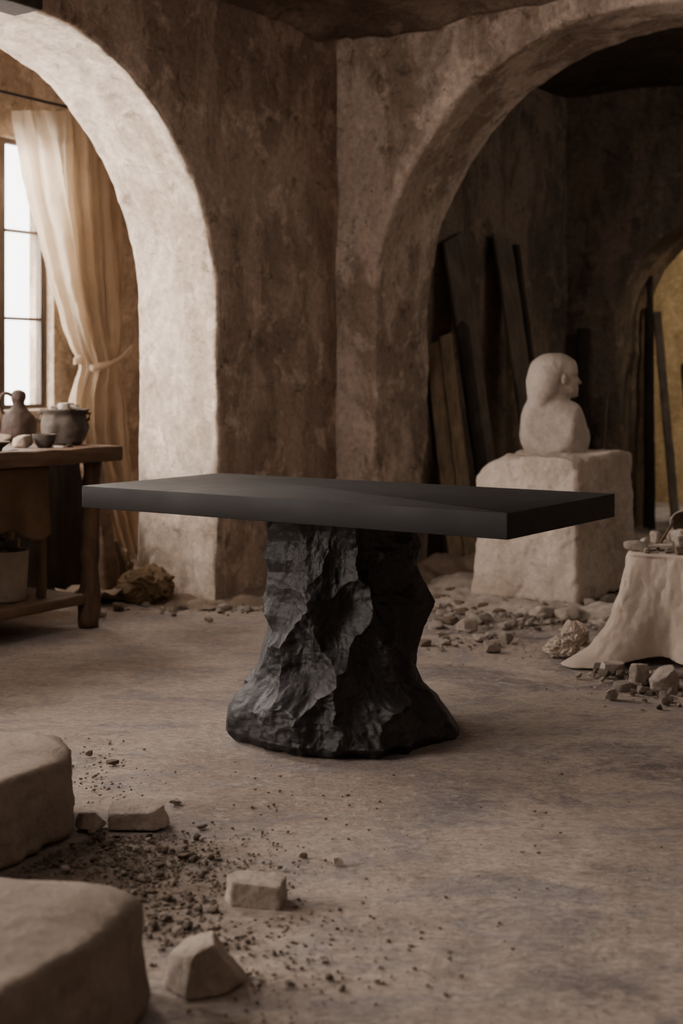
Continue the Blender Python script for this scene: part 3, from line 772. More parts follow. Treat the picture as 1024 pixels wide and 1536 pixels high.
def bust_sdf(P):
    body = ell(P, (0, 0, .13), (.195, .155, .185))
    body = smin(body, ell(P, (-.07, 0, .22), (.10, .11, .11)), .05)
    body = smin(body, ell(P, (.085, -.01, .20), (.085, .10, .082)), .03)
    body = smax(body, plane(P, (.75, -.66, -.05), .128), .015)
    body = smax(body, plane(P, (-.35, -.9, .25), .150), .02)
    body = smax(body, plane(P, (.95, -.1, .45), .215), .02)
    body = smax(body, plane(P, (.8, -.3, -.6), .115), .015)
    body = smax(body, plane(P, (-.75, -.25, -.65), .125), .02)
    hair = ell(P, (-.055, 0, .41), (.098, .103, .122))
    hair = smin(hair, ell(P, (-.085, 0, .33), (.068, .085, .10)), .04)
    skull = ell(P, (.02, 0, .43), (.10, .082, .103))
    jaw = ell(P, (.058, 0, .365), (.058, .058, .066))
    face = smin(skull, jaw, .03)
    face = smax(face, plane(P, (1, 0, -.02), .098), .018)
    # brow, eye hollow, nose, lips, chin
    for sy in (-1, 1): face = smax(face, -ell(P, (.108, sy * .034, .418), (.024, .021, .015)), .012); face = smax(face, -ell(P, (.094, sy * .066, .412), (.022, .022, .017)), .010)
    face = smin(face, capsule(P, (.094, 0, .432), (.120, 0, .388), .009, .0135), .010)
    face = smin(face, ell(P, (.092, 0, .438), (.014, .05, .010)), .014)
    face = smin(face, ell(P, (.104, 0, .360), (.012, .022, .0075)), .006)
    face = smin(face, ell(P, (.102, 0, .346), (.012, .020, .0075)), .006)
    face = smax(face, -ell(P, (.116, 0, .353), (.010, .03, .003)), .004)
    face = smin(face, ell(P, (.088, 0, .322), (.022, .024, .019)), .014)
    head = smin(face, hair, .03); head = smin(head, ell(P, (-.01, 0, .475), (.085, .075, .058)), .03)
    for sy in (-1, 1): head = smax(head, -capsule(P, (.022, sy * .098, .46), (.0, sy * .098, .35), .014, .020), .016)
    for sy in (-1, 1):                                  # ears in the hollow between hair and cheek
        head = smax(head, -ell(P, (.018, sy * .098, .40), (.020, .026, .042)), .012)
        ear = ell(P, (.016, sy * .086, .402), (.014, .014, .027)); ear = smax(ear, -ell(P, (.020, sy * .101, .402), (.007, .009, .017)), .004)
        head = smin(head, ear, .005)
    neck = capsule(P, (-.02, 0, .22), (.0, 0, .34), .07, .062)
    d = smin(smin(body, neck, .03), head, .016)
    d = smax(d, -ell(P, (.135, 0, .298), (.075, .2, .012)), .014)
    d = smax(d, -P[:, 2] + .002, .004)
    return d + fbm(P, 12, 3, .5) * .0045 + fbm(P, 50, 3, .6) * .0009
bv, bf = surface_nets(bust_sdf, (-.24, -.2, -.02), (.24, .2, .57), .0058)
bp = on(836, 684, .70)
tag(mesh('carved_bust', bv, bf, M['bust'], loc=(bp.x, bp.y + .03, .693), rot=(0, 0, .10)), 'unfinished pale stone bust of a head in profile on the rough block', 'sculpture')

# ------------------------------------------------------------------ planks
def board(name, label, foot, top, wid, thk, mat, face=(1, 0, 0), round_top=False, slant=0, cat='plank', group=None, ragged=.004):
    a = Vector(foot); b = Vector(top); ax = (b - a); L = ax.length; ax.normalize()
    fw = Vector(face); fw = (fw - ax * fw.dot(ax)).normalized(); th = ax.cross(fw).normalized()
    n = 40; m = 14; V = []
    prof = []
    for k in range(m):
        t = 2 * PI * k / m; c, s = math.cos(t), math.sin(t)
        x = math.copysign(abs(c) ** .35, c) * wid / 2; y = math.copysign(abs(s) ** .35, s) * thk / 2; prof.append((x, y))
    P0 = []
    for i in range(n + 1):
        t = i / n
        for x, y in prof:
            sc_ = 1.0
            if round_top and t > .96: sc_ = math.sqrt(max(.05, 1 - ((t - .96) / .04) ** 2))
            l = L * t + (slant * (x / wid) if i == n else 0) + (slant * (x / wid) * .5 if i == n - 1 else 0)
            P0.append(ax * l + fw * (x * sc_) + th * (y * sc_))
    P0 = np.array(P0); P0 += np.array(fw) * (fbm(P0, 5, 3, off=sum(foot)) * ragged)[:, None] + np.array(th) * (fbm(P0, 6, 3, off=4 + sum(foot)) * ragged)[:, None]
    Fc = grid_faces(n + 1, m, True) + [tuple(range(m))[::-1], tuple(n * m + k for k in range(m))]
    zmin = float(P0[:, 2].min())
    # local frame: z along world z, origin at the foot
    o = mesh(name, P0, Fc, mat, loc=(a.x, a.y, a.z - zmin - .002 if abs(a.z) < .3 else a.z), sharp=40)
    return tag(o, label, cat, group)
fU = (U[0], U[1], 0); fW = (W[0], W[1], 0)
board('leaning_plank', 'brown plank nearest the arch jamb, front one of the leaning pair', R(.50, .47), R(.225, .66, 1.30), .085, .028, M['plank'], (1, .1, 0), slant=.03)
board('leaning_plank', 'brown plank with a squared top, right-hand one of the leaning pair', R(.565, .53), R(.29, .70, 1.35), .075, .03, M['plank'], (1, .1, 0), slant=.02)
board('leaning_plank', 'nearly black round-topped plank just behind the brown pair', R(.585, .75), R(.285, .90, 1.44), .075, .035, M['plank_d'], (1, .1, 0), round_top=True)
board('leaning_plank', 'tall grey plank leaning at the deepest part of the niche side', R(.45, 1.72), R(.055, 1.85, 2.03), .24, .03, M['plank_g'], fW, slant=-.02)
board('leaning_plank', 'narrow dark plank edge-on behind the tallest grey plank', R(.38, 2.0), R(.05, 2.06, 2.0), .05, .04, M['plank_d'], fW)
board('leaning_plank', 'broad grey board tallest beside the arch jamb, behind the brown pair', R(.40, 1.15), R(.05, 1.2, 1.98), .26, .03, M['plank_g'], fW, slant=.1)
board('leaning_plank', 'thin dark batten right against the arch jamb', R(.33, .66), R(.06, .75, 1.73), .03, .03, M['plank_d'], (1, .1, 0))
board('leaning_plank', 'short dark square post standing behind the bust', R(.12 + .05, 2.84), R(.12 + .03, 2.93, 1.46), .088, .04, M['plank_d'], fU)
board('leaning_plank', 'thin grey batten upright next to the second small arch', R(.30, 2.86), R(.33, 2.95, 1.0), .02, .02, M['plank_g'], fU)
board('leaning_plank', 'dark upright timber inside the small far arch, against its jamb', R(.50, 3.30), R(.46, 3.42, 1.62), .06, .05, M['plank_d'], fU)
board('leaning_plank', 'second dark upright timber inside the small far arch', R(.57, 3.20), R(.50, 3.34, 1.85), .045, .04, M['plank_d'], fU)
board('leaning_plank', 'brown plank slanting across the small far arch', R(.83, 3.00), R(.55, 3.35, 1.58), .06, .035, M['plank_g'], (1, 0, 0))
board('leaning_plank', 'short black timber in front of the ochre wall', R(.92, 3.2), R(.70, 3.52, 1.22), .065, .05, M['plank_d'], (1, 0, 0), round_top=True)
board('leaning_plank', 'lowest black timber at the right of the far arch', R(1.02, 3.2), R(.86, 3.5, .95), .08, .06, M['plank_d'], (1, 0, 0))

def dark_sack(label, p, sx, sy, sz, seed):
    D, Fc = ico(5); r = 1 + .12 * (ridged(D * np.array([1, 1, .4]), 1.3, 2, seed) - 1)
    V = settle(D * r[:, None] * np.array([sx, sy, sz]), .01)
    tag(mesh('sack', V, Fc, M['plank_d'], loc=p), label, 'sack')
dark_sack('big dark sack slumped on the floor inside the small far arch', R(.80, 3.75, 0), .15, .15, .36, 4)
dark_sack('dark sack lying behind the big one inside the small far arch', R(.66, 4.25, 0), .22, .2, .22, 9)

# ------------------------------------------------------------------ curtain, rod, ties
CA = WA + .13
def on_plane_a(px, py, a):             # point of the plane a = const seen at a pixel -> (b, z)
    k = (px - 512) / F; p0 = CORNER + U * a; t = (k * p0[1] - p0[0]) / (W[0] - k * W[1]); q = p0 + W * t
    return t, EYE - (py - HY) * q[1] / F
def curtain():
    Lp = [(166, 18), (200, 25), (250, 33), (300, 42), (350, 55), (400, 66), (450, 80), (500, 96), (525, 106), (545, 120), (556, 119), (575, 109), (600, 104), (640, 101), (700, 112), (760, 140), (828, 165)]
    Rp = [(166, 196), (250, 190), (300, 188), (400, 189), (500, 186), (530, 180), (545, 176), (560, 178), (600, 188), (700, 196), (800, 207), (828, 210)]
    nz_, nu = 230, 260; V = []
    ys = np.linspace(166, 830, nz_); us = np.linspace(0, 1, nu)
    lx = np.interp(ys, [p[0] for p in Lp], [p[1] for p in Lp]); rx = np.interp(ys, [p[0] for p in Rp], [p[1] for p in Rp])
    ker = np.ones(9) / 9; lx = np.convolve(np.pad(lx, 4, 'edge'), ker, 'valid'); rx = np.convolve(np.pad(rx, 4, 'edge'), ker, 'valid')
    for i, y in enumerate(ys):
        b0, z0 = on_plane_a(lx[i], y, CA); b1, z1 = on_plane_a(rx[i], y, CA)
        tie = math.exp(-((y - 548) / 55) ** 2)
        for u in us:
            warp = u + .035 * math.sin(u * 9 + y * .004) + .02 * math.sin(u * 23 + 1 + y * .007)
            ph = warp * 2 * PI * 7.5
            fold = (1 - 1.7 * abs(math.sin(ph / 2)) ** 1.3) * .75 + .32 * math.sin(ph * 1.93 + 1.3) + .22 * math.sin(ph * .47 + 2)
            top = min(1, (y - 160) / 60)
            amp = (.048 * (1 - .5 * tie)) * (.45 + .55 * top)
            if y > 560: amp *= 1 + .35 * (y - 560) / 270
            # big diagonal drag folds running from the top down into the tie
            drag = 0
            if y < 548: drag = .03 * math.sin((u * 3.1 + (548 - y) / 400 * .8) * PI) * (1 - tie) * (y - 160) / 390
            b = b0 + (b1 - b0) * u
            zsag = 0
            d = fold * amp + drag + tie * .045 * math.sin(PI * u)
            V.append((b, d, z0 + (z1 - z0) * u + zsag))
    V = np.array(V); q = V.copy(); V[:, 1] += fbm(q, 7, 4, .5) * .010
    P = [R(CA + d, b, max(.012, z)) for b, d, z in V]
    Fc = grid_faces(nz_, nu)
    root = thing('curtain', 'cream linen curtain tied back beside the window', 'curtain', R(CA, -.6, 0))
    inv = Vector(root.location)
    mesh('drape', [p - inv for p in P], Fc, M['curtain'], root)
    # tieback band rising to the wall hook
    ring = []; n = 60; V2 = []
    p0 = on_plane_a(119, 552, CA); p1 = on_plane_a(182, 522, CA)
    for i in range(n + 1):
        t = i / n; b = p0[0] + (p1[0] - p0[0]) * t; z = p0[1] + (p1[1] - p0[1]) * (t ** 1.6)
        d = .085 + .035 * math.sin(PI * t); w_ = .022 + .006 * math.sin(t * 9)
        for k in range(8):
            a = 2 * PI * k / 8; V2.append(R(CA + d + .008 * math.cos(a), b, z + w_ * math.sin(a) * (.8 + .1 * math.sin(t * 40 + k))) - inv)
    mesh('tieback', V2, grid_faces(n + 1, 8, True), M['curtain'], root)
    # small knot tassel at the left of the tie
    V3, F3 = hull_shape(rnd_planes(np.random.RandomState(3), .03, .02, .03, 8), 3, 10, .004, 20, 3, .001)
    pk = on_plane_a(106, 541, CA); mesh('knot', V3, F3, M['curtain'], root, loc=R(CA + .06, pk[0], pk[1]) - inv)
curtain()
def tube(name, pts, r, mat, parent=None, seg=10, loc=None):
    V = []; P = [Vector(p) for p in pts]; n = len(P)
    rr = r if isinstance(r, (list, tuple)) else [r] * n
    for i, p in enumerate(P):
        t = (P[min(i + 1, n - 1)] - P[max(i - 1, 0)]).normalized(); up = Vector((0, 0, 1)) if abs(t.z) < .9 else Vector((1, 0, 0))
        a = t.cross(up).normalized(); b = a.cross(t).normalized()
        for k in range(seg):
            q = 2 * PI * k / seg; V.append(p + a * math.cos(q) * rr[i] + b * math.sin(q) * rr[i])
    Fc = grid_faces(n, seg, True) + [tuple(range(seg))[::-1], tuple((n - 1) * seg + k for k in range(seg))]
    return mesh(name, V, Fc, mat, parent, loc=loc)
rz_ = on_plane_a(100, 163, CA)[1]
rod = thing('curtain_rod', 'thin dark iron curtain rod above the window', 'curtain rod', R(CA, -1.0, rz_))
inv = Vector(rod.location)
tube('rail', [R(CA + .01, -.02 - .18 * k, rz_ + .01 + .002 * math.sin(k)) - inv for k in range(10)], .008, M['darkmetal'], rod)
for s_ in (.15, 1.50):
    tube('bracket', [R(WA + .0, -s_, rz_ + .01) - inv, R(WA + .07, -s_, rz_ + .012) - inv, R(CA + .01, -s_, rz_ + .01) - inv], .007, M['darkmetal'], rod)

# dark beam end sticking out over the left arch
bm_ = boxes('beam', [(-.02, .15, -.7, 0, 0, .13)], M['plank_d'], bev=.01)
pb = at(38, 16, 6.0); a_, b_ = rel(pb.x, pb.y)
bm_.location = R(0.03, -2.34, 2.585); bm_.rotation_euler = (0, 0, ANG); tag(bm_, 'dark end of a timber beam jutting from the wall above the left arch', 'beam'); bm_.name = 'timber_beam'

# ------------------------------------------------------------------ work bench in the left arch
BZ = .80
bench = thing('work_bench', 'rustic brown wooden workbench with pots on top and a low shelf', 'workbench', R(0, -1.69, 0), ANG)
def rough_box(name, parent, x0, x1, y0, y1, z0, z1, mat, n=(2, 30, 2), amp=.006, seed=0, bev=.008):
    V, Fc = [], []
    nx, ny, nz_ = n; import itertools
    bm = bmesh.new(); bmesh.ops.create_cube(bm, size=1)
    for v in bm.verts: v.co = Vector((x0 + (v.co.x + .5) * (x1 - x0), y0 + (v.co.y + .5) * (y1 - y0), z0 + (v.co.z + .5) * (z1 - z0)))
    bmesh.ops.bevel(bm, geom=bm.edges[:], offset=bev, segments=2, affect='EDGES', profile=.5)
    L = max(x1 - x0, y1 - y0, z1 - z0)
    for _ in range(4):
        es = [e for e in bm.edges if e.calc_length() > L / 18]
        if es: bmesh.ops.subdivide_edges(bm, edges=es, cuts=1, use_grid_fill=True)
    bmesh.ops.triangulate(bm, faces=[f for f in bm.faces if len(f.verts) > 4])
    P = np.array([v.co[:] for v in bm.verts]); d = np.stack([fbm(P, 7, 4, .55, off=seed + 9 * k) for k in range(3)], 1) * amp
    for v, q in zip(bm.verts, d): v.co += Vector(q)
    me = bpy.data.meshes.new(name); bm.to_mesh(me); bm.free(); me.materials.append(mat)
    me.polygons.foreach_set('use_smooth', [True] * len(me.polygons)); me.set_sharp_from_angle(angle=math.radians(40))
    return link(bpy.data.objects.new(name, me), parent)
# bench frame: x along U (negative = deeper), y along W (negative = toward the camera)
rough_box('benchtop', bench, -.66, .0, -1.7, 0, BZ - .066, BZ, M['oak_h'], seed=1, amp=.005)
def leg(name, p0, p1, w, mat, seed, mid=None):
    P = [Vector(p0), Vector(p1)]; n = 22; pts = []; rr = []
    for i in range(n + 1):
        t = i / n; q = P[0].lerp(P[1], t); pts.append(q); rr.append(w * (1 + .10 * math.sin(t * 7 + seed)))
    o = tube(name, pts, rr, mat, bench, seg=8); me = o.data
    V = np.array([v.co[:] for v in me.vertices]); d = np.stack([fbm(V, 9, 4, .55, off=seed + k * 3) for k in range(3)], 1) * .012
    for v, q in zip(me.vertices, d): v.co += Vector(q)
    return o
leg('leg', (-.07, -.15, 0), (-.075, -.12, BZ - .06), .042, M['oak'], 1)
leg('leg', (-.58, -.15, 0), (-.57, -.18, BZ - .06), .038, M['oak'], 2)
leg('leg', (-.09, -1.58, 0), (-.12, -1.52, BZ - .06), .042, M['oak'], 3)
leg('leg', (-.58, -1.58, 0), (-.55, -1.52, BZ - .06), .038, M['oak'], 4)
rough_box('rail', bench, -.10, -.055, -1.56, -.13, .105, .15, M['oak_h'], seed=5, amp=.004)
rough_box('rail', bench, -.60, -.56, -1.56, -.13, .105, .15, M['oak_h'], seed=6, amp=.004)
rough_box('shelf', bench, -.565, -.105, -1.54, -.16, .125, .148, M['oak_h'], seed=7, amp=.003, bev=.004)
rough_box('stile', bench, -.16, -.125, -.38, -.345, .15, BZ - .07, M['oak'], seed=8, amp=.004, bev=.005)
rough_box('shade_backboard', bench, -.60, -.58, -1.65, -.03, .03, BZ - .08, M['plank_d'], seed=9, amp=.004, bev=.004)  # dark board spread along the back to imitate the under-bench shade

dk = boxes('shade_panel', [(-.012, .012, -.62, 0, 0, .69)], M['plank_d'], bev=.004)  # added sheet, its dark colour stands in for shade under the bench
dk.location = R(-.725, -1.19, .0); dk.rotation_euler = (0, 0, ANG); tag(dk, 'added dark panel standing in for the shade just behind the workbench', 'panel')
# lathed pottery with slightly uneven walls
def lathe(name, prof, mat, parent=None, loc=None, seg=56, amp=.003, seed=0, rot=None):
    V = []
    for r, z in prof:
        for k in range(seg):
            t = 2 * PI * k / seg; V.append((r * math.cos(t), r * math.sin(t), z))
    V = np.array(V); d = fbm(V, 14, 3, .5, off=seed) * amp
    rad = np.linalg.norm(V[:, :2], axis=1) + 1e-6
    V[:, :2] *= (1 + d / np.maximum(rad, .02))[:, None]; V[:, 2] += np.where(V[:, 2] > .002, d * .5, 0)
    n = len(prof); Fc = grid_faces(n, seg, True)
    Fc += [tuple(range(seg))[::-1]]; Fc += [tuple((n - 1) * seg + k for k in range(seg))]
    return mesh(name, V, Fc, mat, parent, loc=loc, rot=rot, sharp=50)
def catmull(pts, n=6):
    out = []
    for i in range(len(pts) - 1):
        p0 = pts[max(i - 1, 0)]; p1 = pts[i]; p2 = pts[i + 1]; p3 = pts[min(i + 2, len(pts) - 1)]
        for k in range(n):
            t = k / n; out.append(tuple(.5 * (2 * b + (c - a) * t + (2 * a - 5 * b + 4 * c - d) * t * t + (-a + 3 * b - 3 * c + d) * t ** 3) for a, b, c, d in zip(p0, p1, p2, p3)))
    out.append(tuple(pts[-1])); return out
jp = on(28, 663, BZ)
jug = thing('clay_jug', 'dark reddish brown jug with a loop handle on the bench', 'jug', jp)
jug_prof = catmull([(.055, 0), (.076, .015), (.082, .055), (.078, .10), (.058, .14), (.032, .165), (.027, .185), (.034, .205), (.034, .228), (.026, .242), (.012, .248)], 5)
lathe('body', jug_prof, M['terracotta'], jug, seed=2, amp=.006)
jh = catmull([(-.03, -.01, .222), (-.058, -.015, .232), (-.082, -.018, .212), (-.086, -.02, .175), (-.07, -.015, .135)], 6)
tube('handle', jh, .0095, M['terracotta'], jug, seg=10)
pp = on(97, 667, BZ)
pot = thing('clay_pot', 'wide grey-brown pot heaped with rubble on the bench end', 'pot', pp)
pot_prof = catmull([(.06, 0), (.085, .012), (.103, .05), (.104, .09), (.094, .125), (.094, .14), (.106, .155), (.106, .162), (.095, .160), (.084, .14), (.07, .125)], 5)
lathe('body', pot_prof, M['potclay'], pot, seed=5, amp=.010)
for sx_ in (-1, 1):
    tube('lug', [(sx_ * .098, 0, .145), (sx_ * .118, -.004, .142), (sx_ * .112, -.004, .118), (sx_ * .098, 0, .11)], .007, M['potclay'], pot)
for i, (dx, dy, s_) in enumerate(((-.035, -.01, .026), (.0, -.03, .028), (.03, .0, .03), (.055, -.02, .018), (-.06, .01, .018), (.01, .03, .03), (-.02, .03, .024))):
    rng = np.random.RandomState(80 + i); V, Fc = hull_shape(rnd_planes(rng, s_, s_ * .8, s_ * .6, 7), 3, 26, .001, 20, i, .0004)
    tag(mesh('rubble_stone', V, Fc, M['rubble'], loc=(pp.x + dx, pp.y + dy, BZ + .162 + (.012 if i % 2 else 0)), sharp=36), 'dusty stone lump heaped in the wide pot on the bench', 'rubble', 'stones heaped in the wide pot')
bp_ = on(67, 671, BZ)
bowl = lathe('clay_bowl', catmull([(.028, 0), (.034, .004), (.048, .03), (.053, .052), (.053, .058), (.047, .056), (.038, .035), (.02, .02), (.001, .016)], 4), M['potclay'], loc=bp_, seed=8, amp=.004)
tag(bowl, 'small round dark bowl on the bench in front of the wide pot', 'bowl')
def lump(name, label, p, sx, sy, sz, seed, mat, cat='clay', rotz=0, k=9):
    rng = np.random.RandomState(seed); V, Fc = hull_shape(rnd_planes(rng, sx, sy, sz, 6), 4, k, min(sx, sz) * .12, 1.2 / sx, seed, .0008); V = settle(V, .001)
    return tag(mesh(name, V, Fc, mat, loc=p, rot=(0, 0, rotz)), label, cat)
lump('clay_lump', 'rounded grey clay lump beside the small dark bowl', on(31, 672, BZ), .042, .035, .030, 91, M['paleclay'])
lump('clay_lump', 'flattened pale clay lump at the edge behind the dark dish', on(3, 664, BZ), .055, .035, .022, 92, M['paleclay'])
dp = on(-6, 677, BZ)
tag(lathe('dish', catmull([(.022, 0), (.026, .006), (.03, .014), (.055, .034), (.06, .04), (.052, .038), (.02, .022), (.001, .02)], 4), M['potclay'], loc=dp, seed=10, amp=.002), 'shallow dark footed dish at the front edge of the bench', 'dish')
lump('clay_scrap', 'flat pale chip of plaster beside the wide pot', on(90, 672, BZ), .026, .018, .006, 93, M['chip'], 'plaster chip')
lump('clay_scrap', 'thicker broken chip of plaster right under the wide pot', on(104, 671, BZ), .014, .012, .009, 94, M['potclay'], 'plaster chip')
lump('clay_scrap', 'thin white sliver of plaster left of the small dark bowl', on(20, 676, BZ), .026, .012, .004, 95, M['paleclay'], 'plaster chip')

# hanging leather apron and things on the shelf
def sheet(name, label, fn, nu, nv, mat, cat, thick=.004):
    V = [fn(j / nu, i / nv) for i in range(nv + 1) for j in range(nu + 1)]
    o = mesh(name, V, grid_faces(nv + 1, nu + 1), mat)
    m = o.modifiers.new('solid', 'SOLIDIFY'); m.thickness = thick; m.offset = 0
    return tag(o, label, cat)
def apron(u, v):
    b = -2.10 - .62 * u; z = BZ - .068 - v * (.275 + .018 * math.sin(u * 15) + .02 * math.sin(u * 6 + 1))
    a = -.045 + .010 * math.sin(u * 19 + v) * v + .008 * math.sin(u * 7 + 2) * v
    return R(a, b, z)
sheet('leather_apron', 'brown leather apron hanging from the bench front', apron, 60, 30, M['apron'], 'apron')
kp = on(5, 903, .15)
bucket = thing('bucket', 'pale limewashed bucket standing on the low bench shelf', 'bucket', (kp.x, kp.y + .06, .149))
lathe('body', [(.001, .0), (.078, .0), (.082, .004), (.088, .11), (.093, .21), (.094, .216), (.089, .214), (.084, .11), (.076, .012), (.001, .01)], M['bucket'], bucket, seed=12, amp=.003)
def blobcloth(name, label, p, sx, sy, sz, seed, mat, cat='cloth', fold=.16):
    D, Fc = ico(6); th_ = np.arctan2(D[:, 1], D[:, 0]); nn_ = fbm(D, 1.6, 3, off=seed)
    r = 1 + fold * (.5 - np.abs(np.sin(th_ * 4.5 + 3.2 * D[:, 2] + nn_ * 3.5))) * (1 - .5 * np.clip(D[:, 2], 0, 1)) + .22 * nn_ + .05 * fbm(D, 7, 3, off=seed)
    V = D * r[:, None] * np.array([sx, sy, sz]); V[:, 2] = np.maximum(V[:, 2], -sz * .8); V = settle(V, .001)
    return tag(mesh(name, V, Fc, mat, loc=p), label, cat)
blobcloth('cloth_bundle', 'dark grey cloth bundled behind the pale bucket on the shelf', R(-.33, -2.20, .149), .12, .12, .17, 3, M['greycloth'])
sb = rough_box('pale_board', None, -.03, .03, -.01, .01, 0, .24, M['bucket'], seed=31, amp=.002, bev=.003)
q = R(-.36, -2.02, .149); sb.location = q; tag(sb, 'short pale board standing upright on the bench shelf', 'board')
board('timber_post', 'thick brown round timber leaning on the added shade panel behind the bench', R(-.50, -1.262), R(-.645, -1.245, .72), .10, .09, M['oak_h'], fW, cat='timber', ragged=.012)
board('timber_post', 'thin pale stick leaning among the sackcloth beside the bench', on(197, 890), on(178, 828) + Vector((-.0, .0, 0)), .04, .022, M['plank'], (1, 0, 0), cat='timber') if False else None
p1 = R(-.48, -1.13); p2 = R(-.56, -1.17, .27)
board('timber_post', 'short pale stick leaning upright beside the sackcloth heap', p1, p2, .045, .022, M['plank'], (1, 0, 0), cat='timber')
blobcloth('sackcloth_heap', 'heap of brown sackcloth slumped against the foot of the arch jamb', R(-.31, -1.20, 0), .13, .095, .10, 8, M['sack'], fold=.15)
blobcloth('sackcloth_heap', 'taller fold of brown sackcloth behind the slumped heap', R(-.67, -1.06, 0), .09, .09, .14, 12, M['sack'], fold=.15)
def rag(u, v):
    p = R(-.38 - .26 * u + .02 * v, -1.50 + .30 * v, 0)
    h = .012 + .05 * abs(math.sin(u * 4 + v * 3)) * (1 - v * .5) + .03 * math.sin(v * 7 + u * 5) ** 2
    return Vector((p.x, p.y, h))
sheet('cloth_scrap', 'crumpled dusty rag on the floor between bench leg and sackcloth', rag, 30, 24, M['scrap'], 'rag', .004)
loose('stone_chip', 'small pale stone on the floor at the bench leg', 151, 925, .032, .025, .02, 97, M['chip'], sub=4)
loose('stone_chip', 'dark stone on the floor between the bench leg and the sackcloth heap', 178, 916, .03, .022, .02, 98, M['brownstone'], sub=4)

# ------------------------------------------------------------------ low table under linen at the right
TH = .42
tc_ = rel(1.125, 5.31)                        # near left corner of the top, room coordinates
def linen():
    a0, b0 = tc_; La, Lb = 1.2, .85; rc = .05
    # perimeter: starts on the far left edge, comes to the near left corner, runs along the front
    per = []
    nL, nC, nF = 120, 40, 190
    for k in range(nL): per.append((a0, b0 + Lb - (Lb - rc) * k / nL, (-1, 0), 'L', (Lb - rc) * (1 - k / nL)))
    for k in range(nC):
        t = PI + PI / 2 * k / nC; per.append((a0 + rc + rc * math.cos(t), b0 + rc + rc * math.sin(t), (math.cos(t), math.sin(t)), 'C', 0))
    for k in range(nF + 1): per.append((a0 + rc + (La - rc) * k / nF, b0, (0, -1), 'F', (La - rc) * k / nF))
    nd = 90; V = []; n = len(per)
    rows = []
    for j in range(8):                        # top surface, towards the middle line
        row = []
        for (a, b, nn, kd, w) in per:
            t = 1 - j / 7.0; m = (a0 + La * .55, b0 + Lb * .5)
            row.append((a + (m[0] - a) * t * (.9 if kd != 'F' else .9), b + (m[1] - b) * t * .9, TH))
        rows.append(row)
    for i in range(1, nd + 1):
        t = i / nd; row = []
        arc = 0.0
        for idx, (a, b, nn, kd, w) in enumerate(per):
            arc = {'L': -w, 'C': 0.0, 'F': w}[kd]
            if kd == 'C': arc = (idx - nL - nC / 2) / nC * .08
            elif kd == 'F': arc = w + .04
            else: arc = -w - .04
            fold = (.9 - 1.6 * abs(math.sin(arc * 11.5 + .9 + .5 * t))) * .55 + .3 * math.sin(arc * 37 + 2 + t) + .25 * math.sin(arc * 8 + 1)
            out = .012 + (.085 if kd != 'L' else .03) * t ** 1.3 + fold * .036 * t ** .7
            out += (.05 * t + .17 * t ** 7) * math.exp(-((arc - .01) / .085) ** 2)          # the corner fold trails onto the floor
            out += .02 * math.exp(-((arc + .30) / .16) ** 2) * t ** 2
            out -= .085 * math.exp(-((arc - .16) / .05) ** 2) * t ** .8
            zd = TH * (1 - t) if t < .97 else TH * .03 * (1 - (t - .97) / .03)
            hem = .05 * math.exp(-((arc - .42) / .16) ** 2) + .025 * (1 + math.sin(arc * 17))
            z = zd + hem * t ** 3 * (1 - math.exp(-((arc - .02) / .12) ** 2))
            dirv = np.array(nn, float)
            if kd == 'C': dirv = np.array([-.20, -1.0]) * .75 + dirv * .25
            elif kd == 'L' : 
                f_ = math.exp(-((arc + .04) / .07) ** 2); dirv = dirv * (1 - f_) + np.array([-.25, -1.0]) * f_ * .9
            sh = np.array([-.18 * t ** 2 * math.exp(-(arc / .16) ** 2), 0])
            row.append((a + dirv[0] * out + sh[0] * .3, b + dirv[1] * out, z + .004))
        rows.append(row)
    V = np.array([p for r_ in rows for p in r_]); ab = V.copy()
    dpl = fbm(ab * np.array([1, 1, .5]), 7, 5, .55) * .018
    side = (V[:, 2] < TH - .01)
    V[:, 1] += np.where(side, dpl, 0); V[:, 0] += np.where(side, dpl * .6, 0)
    V[:, 2] += np.where(side, 0, fbm(ab, 8, 3) * .0015); V[:, 2] = np.maximum(V[:, 2], .004)
    # soften the top edge
    P = [R(a, b, z) for a, b, z in V]
    o = mesh('linen_cloth', P, grid_faces(len(rows), n), M['linen'])
    m = o.modifiers.new('solid', 'SOLIDIFY'); m.thickness = .003; m.offset = -1
    m = o.modifiers.new('sub', 'SMOOTH'); m.iterations = 2; m.factor = .5
    tag(o, 'coarse beige linen draped over a low table down to the floor', 'cloth')
linen()
rp_ = on(842, 984)
blobcloth('cloth_scrap', 'crumpled beige rag on the floor left of the draped linen', rp_, .065, .07, .042, 21, M['linen'], 'rag', fold=.17)
rp_ = on(862, 966)
blobcloth('cloth_scrap', 'second crumpled beige rag right behind the first, touching the linen', rp_, .055, .06, .055, 27, M['linen'], 'rag', fold=.17)

# sculpting clutter on the linen
TZ = TH + .003
def linen_lump(name, label, px, py, sx, sy, sz, seed, mat, cat, rotz=0, z=TZ, k=9):
    p = on(px, py, z); return lump(name, label, p, sx, sy, sz, seed, mat, cat, rotz, k)
linen_lump('flat_stone', 'long smooth flat stone overhanging the corner of the linen table', 958, 826, .056, .03, .022, 101, M['chip'], 'stone', -.35, k=5)
linen_lump('flat_stone', 'small round pebble between the flat stone and the grey slab', 968, 818, .018, .018, .022, 102, M['rubble'], 'stone', k=5)
linen_lump('flat_stone', 'oval pale stone sitting behind the grey slab on the linen', 985, 815, .030, .022, .030, 103, M['chip'], 'stone', .4, k=5)
linen_lump('flat_stone', 'pale rounded stone at the right of the clutter below the tipped cup', 1020, 821, .024, .022, .030, 104, M['chip'], 'stone', k=5)
linen_lump('flat_stone', 'rough little clod at the front edge of the linen table', 1004, 830, .018, .014, .014, 105, M['brownstone'], 'stone', k=20)
